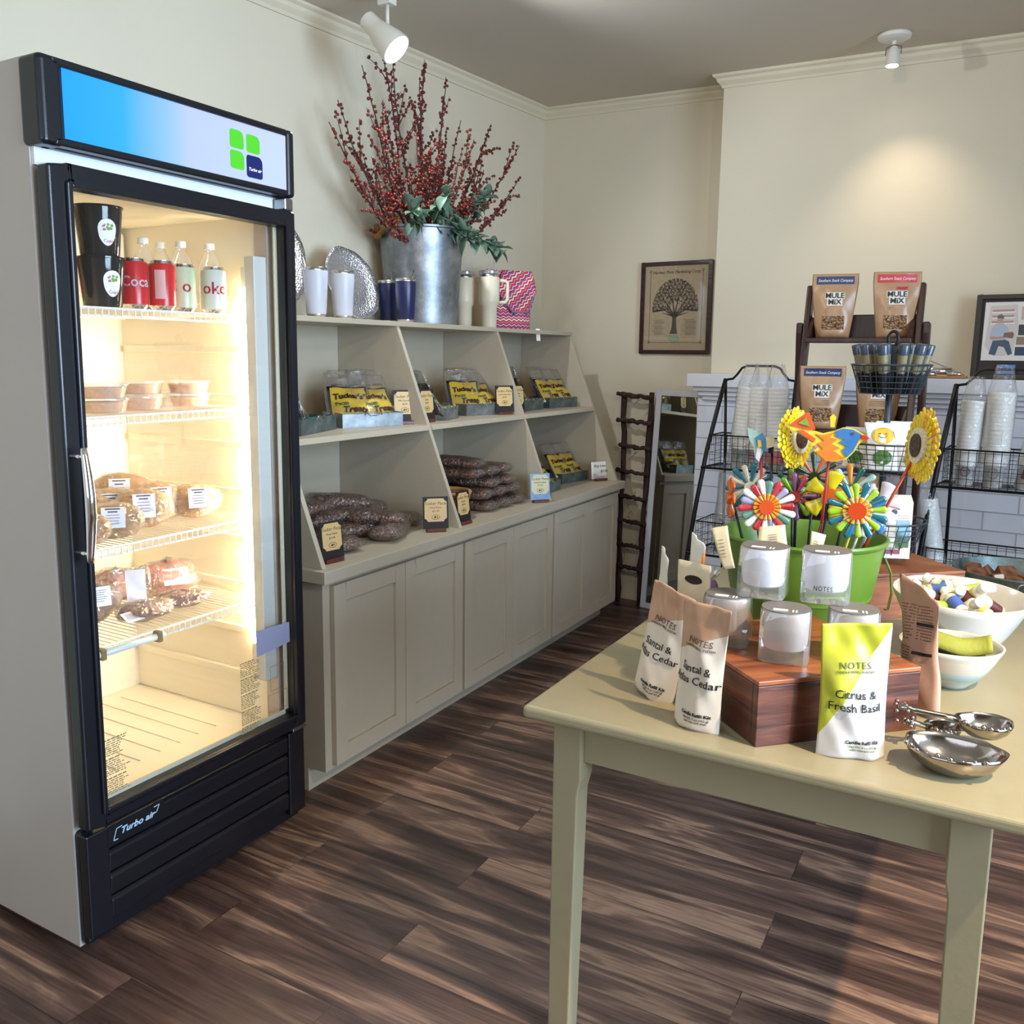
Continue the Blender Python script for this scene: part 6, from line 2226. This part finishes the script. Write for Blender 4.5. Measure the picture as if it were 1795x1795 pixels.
# wire basket stand with three tiers
M_gw = mat('grey_wire', '3E454D', .4, metal=.5)
WS = (2.112, 2.685)
CZ2 = CZ
ws = T('basket_stand', (WS[0], WS[1], CZ2+.014), 0, 'grey three-tier wire basket stand with a ring handle on the orange crate', 'basket stand')
lean_x = .0
MB().tube([(0, 0, .01), (0, 0, .585)], .0085, 10).build('pole', M_gw, ws, smooth=True)
MB().tube([(.013*math.cos(a), 0, .604+.020*math.sin(a)) for a in [k*2*math.pi/18 for k in range(18)]], .0042, 8, closed=True).build('ring_handle', M_blackmetal, ws, smooth=True)
def wbasket(z, r0, r1, h, rings, spokes, nm='basket'):
    b = MB()
    for k in range(rings+1):
        q = k/rings
        r = r0+(r1-r0)*q
        b.tube([(r*math.cos(a), r*math.sin(a), z+h*q) for a in [i*2*math.pi/30 for i in range(30)]], .0013 if k < rings else .003, 5, closed=True)
    for i in range(spokes):
        a = 2*math.pi*i/spokes
        b.tube([(r1*math.cos(a), r1*math.sin(a), z+h), (r0*math.cos(a), r0*math.sin(a), z), (0, 0, z)], .0013, 4)
    return b.build(nm, M_gw, ws)
wbasket(.455, .077, .102, .078, 5, 34)
wbasket(.235, .088, .116, .085, 6, 30)
wbasket(.006, .084, .120, .098, 6, 30)
for a in (30, 150, 270):
    MB().ball((.078*math.cos(R(a)), .078*math.sin(R(a)), -.0045), .009, 8, 6).build('foot', M_blackmetal, ws, smooth=True)
base_z = CZ2+.014
# tubes in the top basket
def tubep():
    t = T('lotion_tube', (0, 0, -5), 0, 'x', 'tube')
    MB().lathe([(0, 0), (.0115, 0), (.0125, .003), (.0125, .055)], 14).build('dark_base', mat('tube_dark', '1C1A1C', .3), t, smooth=True)
    MB().lathe([(.0122, .055), (.0122, .105)], 14).build('label_band', mat('tube_band', '7F7458', .4), t, smooth=True)
    MB().lathe([(.0130, .105), (.0130, .130), (.0115, .133), (0, .133)], 14).build('cap', mat('tube_cap', '3E4552', .25), t, smooth=True)
    return index(t)
TPR = tubep()
TL = 'dark capped glass tube standing in the top basket of the wire stand'
rnd = random.Random(6)
k = 0
for i, (r, n_) in enumerate(((.062, 11), (.033, 6))):
    for j in range(n_):
        a = 2*math.pi*j/n_+.3*i
        p = (WS[0]+r*math.cos(a), WS[1]+r*math.sin(a), base_z+.459)
        rot = (R(-14)*math.sin(a)*(r/.062), R(14)*math.cos(a)*(r/.062), 0)
        if k == 0:
            o = TPR
            o.location = p
            o.rotation_euler = rot
            o['label'] = TL
            o['group'] = 'dark tubes in the top wire basket'
        else:
            dup(TPR, p, 0, TL, 'dark tubes in the top wire basket', rot=rot)
        k += 1
# egg-like bath puffs with yellow faces, and green-labelled packs, in the middle basket
M_yolk = mat('yolk_yellow', 'DDAE22', .45)
M_grl = mat('green_dot', '4E7A2A', .5, var=.3, vscale=90)
def smile(label, x, y, rz, s=1, face=True, z=.245):
    pb, pf = pouch(.085*s, .115*s, .035, int(abs(x)*1000)+3, top=.9, taper=.2, base=.8, crum=.002, nu=24, nv=28)
    t = T('smiley_packet', (WS[0]+x, WS[1]+y, base_z+z), 0, label, 'packet', 'white packets in the middle wire basket', rot=(R(-10), 0, rz))
    pb.build('packet_body', M_whp, t, smooth=True)
    pts = lambda r, cx_, cz_, e: [pf(Vector((cx_+r*math.cos(a), cz_+r*.85*math.sin(a), 0)), e+.0015) for a in [q*2*math.pi/18 for q in range(18)]]
    if face:
        fc = MB().add(pts(.024*s, 0, .083*s, .0012), [tuple(range(18))]).build('yellow_face', M_yolk, t)
        q = MB()
        q.add(pts(.0022, -.008, .088*s, .0018), [tuple(range(18))]).add(pts(.0022, .008, .088*s, .0018), [tuple(range(18))])
        q.tube([pf(Vector((.010*math.cos(a), .084*s+.007*math.sin(a), 0)), .0018) for a in [math.pi+math.pi*w_/8 for w_ in range(9)]], .0008, 4)
        q.build('smile', M_tan, fc)
    MB().add(pts(.021*s, 0, .030*s, .0014), [tuple(range(18))]).build('green_dot', M_grl, t)
    return t
smile('white packet with yellow smiling face at the left of the middle wire basket', -.068, -.030, R(-10))
smile('white packet with yellow smiling face and green dot in the centre of the basket', .000, -.055, R(14), 1.15)
smile('white packet with green dot at the right of the middle wire basket', .066, -.030, R(30), .95, False)
smile('plain white packet behind the smiling ones in the middle wire basket', .02, .03, R(20), 1.15, False)
# cartons in the bottom basket
def carton(label, x, y, rz, w_, d_, h_, pic):
    t = T('carton', (WS[0]+x, WS[1]+y, base_z+.0085), rz, label, 'box', 'pale cartons in the bottom wire basket')
    b = MB().bx(-w_/2, w_/2, -d_/2, d_/2, 0, h_)
    b.add([(-w_/2, -d_/2, h_), (w_/2, -d_/2, h_), (w_/2, d_/2, h_), (-w_/2, d_/2, h_), (-w_/2, 0, h_+.018), (w_/2, 0, h_+.018)], [(0, 1, 5, 4), (3, 4, 5, 2), (0, 4, 3), (1, 2, 5)])
    b.build('carton_body', mat('carton_cream', 'DCD3C4', .6), t)
    if pic:
        MB().bx(-w_*.1, w_*.42, -d_/2-.0012, -d_/2-.0004, h_*.2, h_*.68).build('picture_panel', grad_mat('carton_picture', (.3, 0, 1), .02, .12, [(0, '5E7A3E'), (.4, '4C6450'), (.6, '9CC4D8'), (1, '7FB0D0')], .4), t)
        MB().ball((-w_*.22, -d_/2-.0008, h_*.83), .008, 10, 8, (1, .08, 1)).build('logo_dot', mat('logo_slate', '4C4A5E', .5), t)
        q = MB()
        for k in range(3):
            q.bx(-w_*.28, w_*.38, -d_/2-.0009, -d_/2-.0003, h_*(.76-.04*k), h_*(.76-.04*k)+.0018)
        q.build('carton_text', mat('rose_ink', 'C9A09A', .6), t)
        MB().bx(-w_*.45, w_*.1, -d_/2-.0014, -d_/2-.0004, h_*.08, h_*.16).build('plum_patch', mat('plum', '8C4A54', .5), t)
    return t
carton('white carton with a leafy picture panel at the front of the bottom wire basket', .048, -.048, R(22), .066, .05, .155, True)
carton('pinkish carton left of the picture carton in the bottom wire basket', -.022, -.040, R(14), .05, .045, .13, False)

# bowls
M_milk = mat('milk_glass', 'CFC9BF', .22, spec=.6)
def bowl(name, label, c, r, h, rf, m, wave=.0, rot=(0, 0, 0), cat='bowl'):
    t = T(name, c, 0, label, cat, None, rot=rot)
    w_ = (lambda a, z: 1+wave*math.sin(2*a+.6)*(z/h)) if wave else None
    prof = [(0, .006), (rf*.9, .004), (rf, 0), (rf*1.02, .006)]
    for k in range(1, 9):
        q = k/8
        prof.append((rf+(r-rf)*(q**.62), .008+(h-.008)*q))
    prof += [(r-.003, h+.002)]
    for k in range(8, 0, -1):
        q = k/8
        prof.append((max(.0, rf+(r-rf)*(q**.62)-.005), .012+(h-.012)*q))
    prof.append((0, .013))
    MB().lathe(prof, 64, wob=w_).build('bowl_body', m, t, smooth=True)
    return t
M_swirl = grad_mat('striped_glaze', (.05, 0, 1), 0, .095, [(0, 'A7A79C'), (.22, 'AEB0A6'), (.30, '8FA5A3'), (.42, 'A9BDBA'), (.5, 'CFC6B4'), (.75, 'D8CDB8'), (.9, 'BFBFB0'), (1, 'D9D2C2')], .2)
b1 = bowl('glazed_bowl', 'striped blue and cream glazed bowl holding green cloth, right of the crate', (2.338, 2.065, T0), .100, .090, .040, M_swirl, .03)
# green cloth pouch and black clip inside
gc = T('green_cloth_pouch', (2.338, 2.065, T0+.045), R(14), 'yellow green cloth pouch with dark lining folded in the striped bowl', 'pouch')
MB().grid(lambda u, v: ((u-.5)*.15, -.03+.06*v+.004*math.sin(9*u), .030+.028*math.sin(math.pi*v)+.010*math.sin(5*u+1)+.012*u), 18, 8).build('cloth', mat('lime_cloth', '8C8C2C', .75, bump=.2, bscale=80), gc, smooth=True, sol=.003)
MB().grid(lambda u, v: ((u-.5)*.14, -.038+.055*v, .020+.010*math.sin(5*u+1)+.004*u), 18, 4).build('lining', mat('dark_green_cloth', '3C4A20', .85), gc, smooth=True, sol=.003)
cl = T('black_clip', (2.305, 2.005, T0+.078), R(10), 'black ribbon clip hooked on the green cloth in the striped bowl', 'clip')
MB().tube([(-.006, 0, .03), (-.010, -.004, .012), (-.002, -.006, -.006), (.006, -.006, -.010)], .0035, 6).tube([(.006, 0, .03), (.004, -.004, .012), (.010, -.006, -.006)], .0035, 6).build('clip_loops', M_blackmetal, cl, smooth=True)
MB().bx(-.012, .012, -.004, .004, .026, .034).build('clip_bar', M_blackmetal, cl, bev=.002)
b2 = bowl('milk_glass_bowl', 'wide wavy white glass bowl full of small lotion bottles', (2.335, 2.285, T0), .146, .150, .050, M_milk, .05, rot=(R(3), R(2), R(20)))
# small bottles heaped in it
def lbp():
    t = T('lotion_bottle', (0, 0, -5), 0, 'x', 'bottle')
    MB().lathe([(0, 0), (.0125, 0), (.0145, .003), (.0145, .045), (.011, .052), (.0085, .054)], 18).build('bottle_body', mat('lotion_cream', 'E4D6B8', .35), t, smooth=True, auto=True)
    MB().lathe([(.0105, .0545), (.0115, .056), (.0115, .072), (.010, .074), (0, .074)], 18).build('cap', mat('white_cap', 'E6E2D6', .4), t, smooth=True, auto=True)
    MB().lathe([(.0149, .010), (.0149, .040)], 18).build('label_band', mat('label_yellow', 'D6B84A', .5, var=.3, vscale=90), t, smooth=True)
    return t
cols = ['D9BE52', 'A9C23E', '4A66A8', 'D8C46A', '5A2A26', 'DCC25A', 'C8A83E', 'E2DACA', 'B4C95A']
LBP = index(lbp())
rnd = random.Random(15)
spots = []
for ring, (rr_, n_, zz) in enumerate(((.0, 1, .112), (.045, 6, .100), (.080, 9, .088), (.098, 9, .106), (.03, 4, .128), (.07, 7, .122))):
    for j in range(n_):
        a = 2*math.pi*j/n_+ring*.7
        spots.append((rr_*math.cos(a), rr_*math.sin(a), zz+rnd.uniform(-.004, .004)))
BL = 'small cream lotion bottle with white cap heaped in the wide white bowl'
for i, (x, y, z) in enumerate(spots):
    p = (2.335+x*.92, 2.285+y*.92, T0+z+.018-.10*x)
    az = math.atan2(y, x)+R(rnd.uniform(-125, -55)) if math.hypot(x, y) > .05 else rnd.uniform(0, 6.28)
    rot = (R(rnd.uniform(55, 95)), 0, az)
    if i == 0:
        o = LBP
        o.location = p
        o.rotation_euler = rot
        o['label'] = BL
        o['group'] = 'lotion bottles in the wide white bowl'
    else:
        o = dup(LBP, p, 0, BL, 'lotion bottles in the wide white bowl', rot=rot)
    for c_ in bpy.data.objects:
        if c_.parent == o and c_.name.startswith('label_band'):
            c_.data = c_.data.copy()
            c_.data.materials[0] = mat('label_'+cols[i % 9], cols[i % 9], .5)

# silver spoon bowls in front
M_silver = mat('polished_pewter', 'A9A097', .14, metal=1, bump=.10, bscale=22)
def shell(name, label, c, rx, ry, h, rz, tilt=(0, 0), handle=None, seed=1):
    t = T(name, c, rz, label, 'serving dish', 'shiny pewter spoon dishes at the table edge', rot=(R(tilt[0]), R(tilt[1]), rz))
    rnd = random.Random(seed)
    ph_ = rnd.uniform(0, 6)
    wob = lambda a, z: 1+(.05*math.sin(3*a+ph_)+.02*math.sin(8*a))*(z/h)
    prof = [(0, 0), (.35, 0), (.6, .12), (.82, .42), (.96, .8), (1.0, 1.0), (.965, 1.0), (.93, .82), (.78, .46), (.56, .18), (.3, .07), (0, .06)]
    b = MB().lathe([(a*rx, z*h) for a, z in prof], 48, wob=wob, sy=ry/rx)
    b.build('dish', M_silver, t, smooth=True)
    # twisted knobs along the far rim
    q = MB()
    for k in range(9):
        a = R(195+k*14)
        q.ball((rx*math.cos(a)*.97, ry*math.sin(a)*.97, h*(1.0+.03*math.sin(k*2))), .0038+.0014*math.sin(k*1.7), 8, 6)
    q.build('rim_beads', M_silver, t, smooth=True)
    if handle:
        pts = handle
        MB().tube(pts, [.0065, .005, .0045, .0055, .007][:len(pts)], 8).build('handle', M_silver, t, smooth=True)
        q = MB()
        for k in range(9):
            e = Vector(pts[-1])+Vector((rnd.uniform(-.016, .012), rnd.uniform(-.010, .010), rnd.uniform(-.006, .008)))
            q.ball(e, .0042, 8, 6)
        q.build('handle_beads', M_silver, t, smooth=True)
    return t
shell('spoon_dish', 'polished pewter oval dish with beaded rim nearest the table edge', (2.372, 1.608, T0), .078, .058, .044, R(4), (0, 0), None, 1)
shell('spoon_dish', 'polished pewter round ladle bowl with beaded handle behind the oval dish', (2.414, 1.728, T0+.026), .047, .040, .030, R(20), (0, 0), [(-.042, .0, .028), (-.07, .0, .033), (-.10, -.0, .037), (-.125, -.0, .041), (-.142, .0, .045)], 2)
shell('spoon_dish', 'polished pewter ladle lying between the oval dish and the crate', (2.350, 1.735, T0+.0005), .036, .028, .030, R(48), (0, 0), [(-.03, -.0, .030), (-.05, -.0, .036), (-.065, .0, .042), (-.083, .002, .046)], 3)

# zinc tray with wooden blocks at the far right of the table
zt_ = T('zinc_tray', (2.455, 3.03, T0), R(8), 'round galvanised tray with ring handles at the far right of the table', 'tray')
MB().lathe([(0, .001), (.13, .001), (.134, 0), (.165, .062), (.168, .064), (.168, .068), (.164, .068), (.131, .006), (0, .006)], 48).build('tray_body', M_tray2, zt_, smooth=True, auto=True)
MB().tube([(.0+.014*math.cos(a), -.172, .045+.014*math.sin(a)) for a in [k*2*math.pi/14 for k in range(14)]], .0022, 6, closed=True).build('ring_handle', M_chrome, zt_, smooth=True)
M_blk = wood_mat('block_wood', [(.3, '4A2818'), (.6, '8A5636'), (.85, 'B98C60')], (20, 20, 60), .6)
for i, (x, y, z, rx, rz, s) in enumerate(((-.10, -.04, .052, 20, 10, .05), (-.05, -.055, .050, -25, 50, .045), (-.075, .01, .05, 45, 80, .05), (.0, -.05, .045, 10, 20, .045), (-.02, .01, .055, 35, 30, .05), (.04, -.02, .05, 5, 60, .045), (-.11, .03, .058, 30, -20, .04))):
    o = T('wood_block', (2.455+x, 3.03+y, T0+z-.018), 0, 'small square wooden block heaped in the galvanised tray', 'block', 'wooden blocks in the galvanised tray', rot=(R(rx), 0, R(rz)))
    MB().box((0, 0, s*.25), (s, s, s*.5)).build('block', M_blk, o, bev=.001)
    MB().box((0, -s*.5-.0006, s*.25), (s*.8, .001, s*.3)).build('paper_band', mat('band_paper', 'C6B79C', .7), o)

# ------------------------------------------------------------------ ceiling lamps
lc = Vector((.30, 2.80, 0))
tk = T('track_lamp', (.30, 2.81, zc(.30, 2.81)), 0, 'white cone-shaped track lamp shining on the berry branches', 'lamp')
M_lampw = mat('lamp_white', 'D9D4C8', .45)
zt0 = zc(.30, 2.81)
MB().bx(.24, .90, 2.795, 2.83, zt0-.024, zt0-.002).build('track', M_lampw, tk, W=True, bev=.002)
MB().bx(.272, .330, 2.79, 2.835, zt0-.058, zt0-.0245).build('adapter', M_lampw, tk, W=True, bev=.004)
MB().tube([(.303, 2.812, zt0-.058), (.303, 2.812, zt0-.125)], .0075, 10).build('stem', M_lampw, tk, W=True, smooth=True)
ax = Vector((.62, .12, -.62)).normalized()
head0 = Vector((.235, 2.775, zt0-.105))
Mh = ax.to_track_quat('Z', 'Y').to_matrix()
MB().lathe([(0, 0), (.030, 0), (.034, .004), (.036, .052), (.038, .058), (.056, .13), (.060, .165), (.060, .170), (.055, .170), (.050, .135), (0, .130)], 36, tuple(head0), Mh).build('lamp_shade', M_lampw, tk, W=True, smooth=True, auto=True)
MB().lathe([(0, .150), (.0535, .150), (.0535, .1505)], 32, tuple(head0), Mh).build('bulb', mat('lit_bulb_cool', 'FFFFFF', .5, emit=(.82, .92, 1), estr=40), tk, W=True)
lp0 = head0+ax*.18
light('SPOT', 'track_lamp_beam', tuple(lp0), tuple(lp0+ax), 42, (.86, .93, 1), .03, angle=165, blend=.4)
zl = zc(1.86, 4.25)
cs = T('ceiling_spotlight', (1.857, 4.245, zl), 0, 'small round ceiling spotlight above the fireplace wall', 'lamp')
MB().lathe([(0, -.003), (.062, -.003), (.066, -.008), (.064, -.020), (.045, -.030), (0, -.030)], 32, (1.857, 4.245, zl)).build('canopy', M_lampw, cs, W=True, smooth=True, auto=True)
MB().tube([(1.857, 4.245, zl-.030), (1.857, 4.245, zl-.045)], .008, 8).build('stem', M_lampw, cs, W=True)
MB().tube([(1.827, 4.24, zl-.085), (1.828, 4.242, zl-.055), (1.857, 4.245, zl-.044), (1.886, 4.242, zl-.055), (1.887, 4.24, zl-.085)], .0022, 6).build('yoke', mat('yoke_grey', '5E5850', .4), cs, W=True)
ax2 = Vector((-.02, -.06, -1)).normalized()
M2 = ax2.to_track_quat('Z', 'Y').to_matrix()
h2 = Vector((1.857, 4.245, zl-.050))
MB().lathe([(0, 0), (.012, .002), (.022, .018), (.026, .045), (.028, .078), (.025, .080), (.022, .060), (0, .058)], 28, tuple(h2), M2).build('lamp_shade', M_lampw, cs, W=True, smooth=True, auto=True)
MB().lathe([(0, .0755), (.023, .0755), (.023, .076)], 24, tuple(h2), M2).build('bulb', mat('lit_bulb_warm', 'FFFFFF', .5, emit=(1, .9, .72), estr=60), cs, W=True)
lp1 = h2+ax2*.09
light('SPOT', 'ceiling_spotlight_beam', tuple(lp1), (1.97, 4.60, 1.0), 15, (1, .84, .62), .03, angle=92, blend=1)
# prototypes that were never used would sit below the floor: drop them
for o in list(bpy.data.objects):
    if o.get('label') == 'x':
        for c in list(kids(o)):
            for d in list(kids(c)):
                bpy.data.objects.remove(d)
            bpy.data.objects.remove(c)
        bpy.data.objects.remove(o)
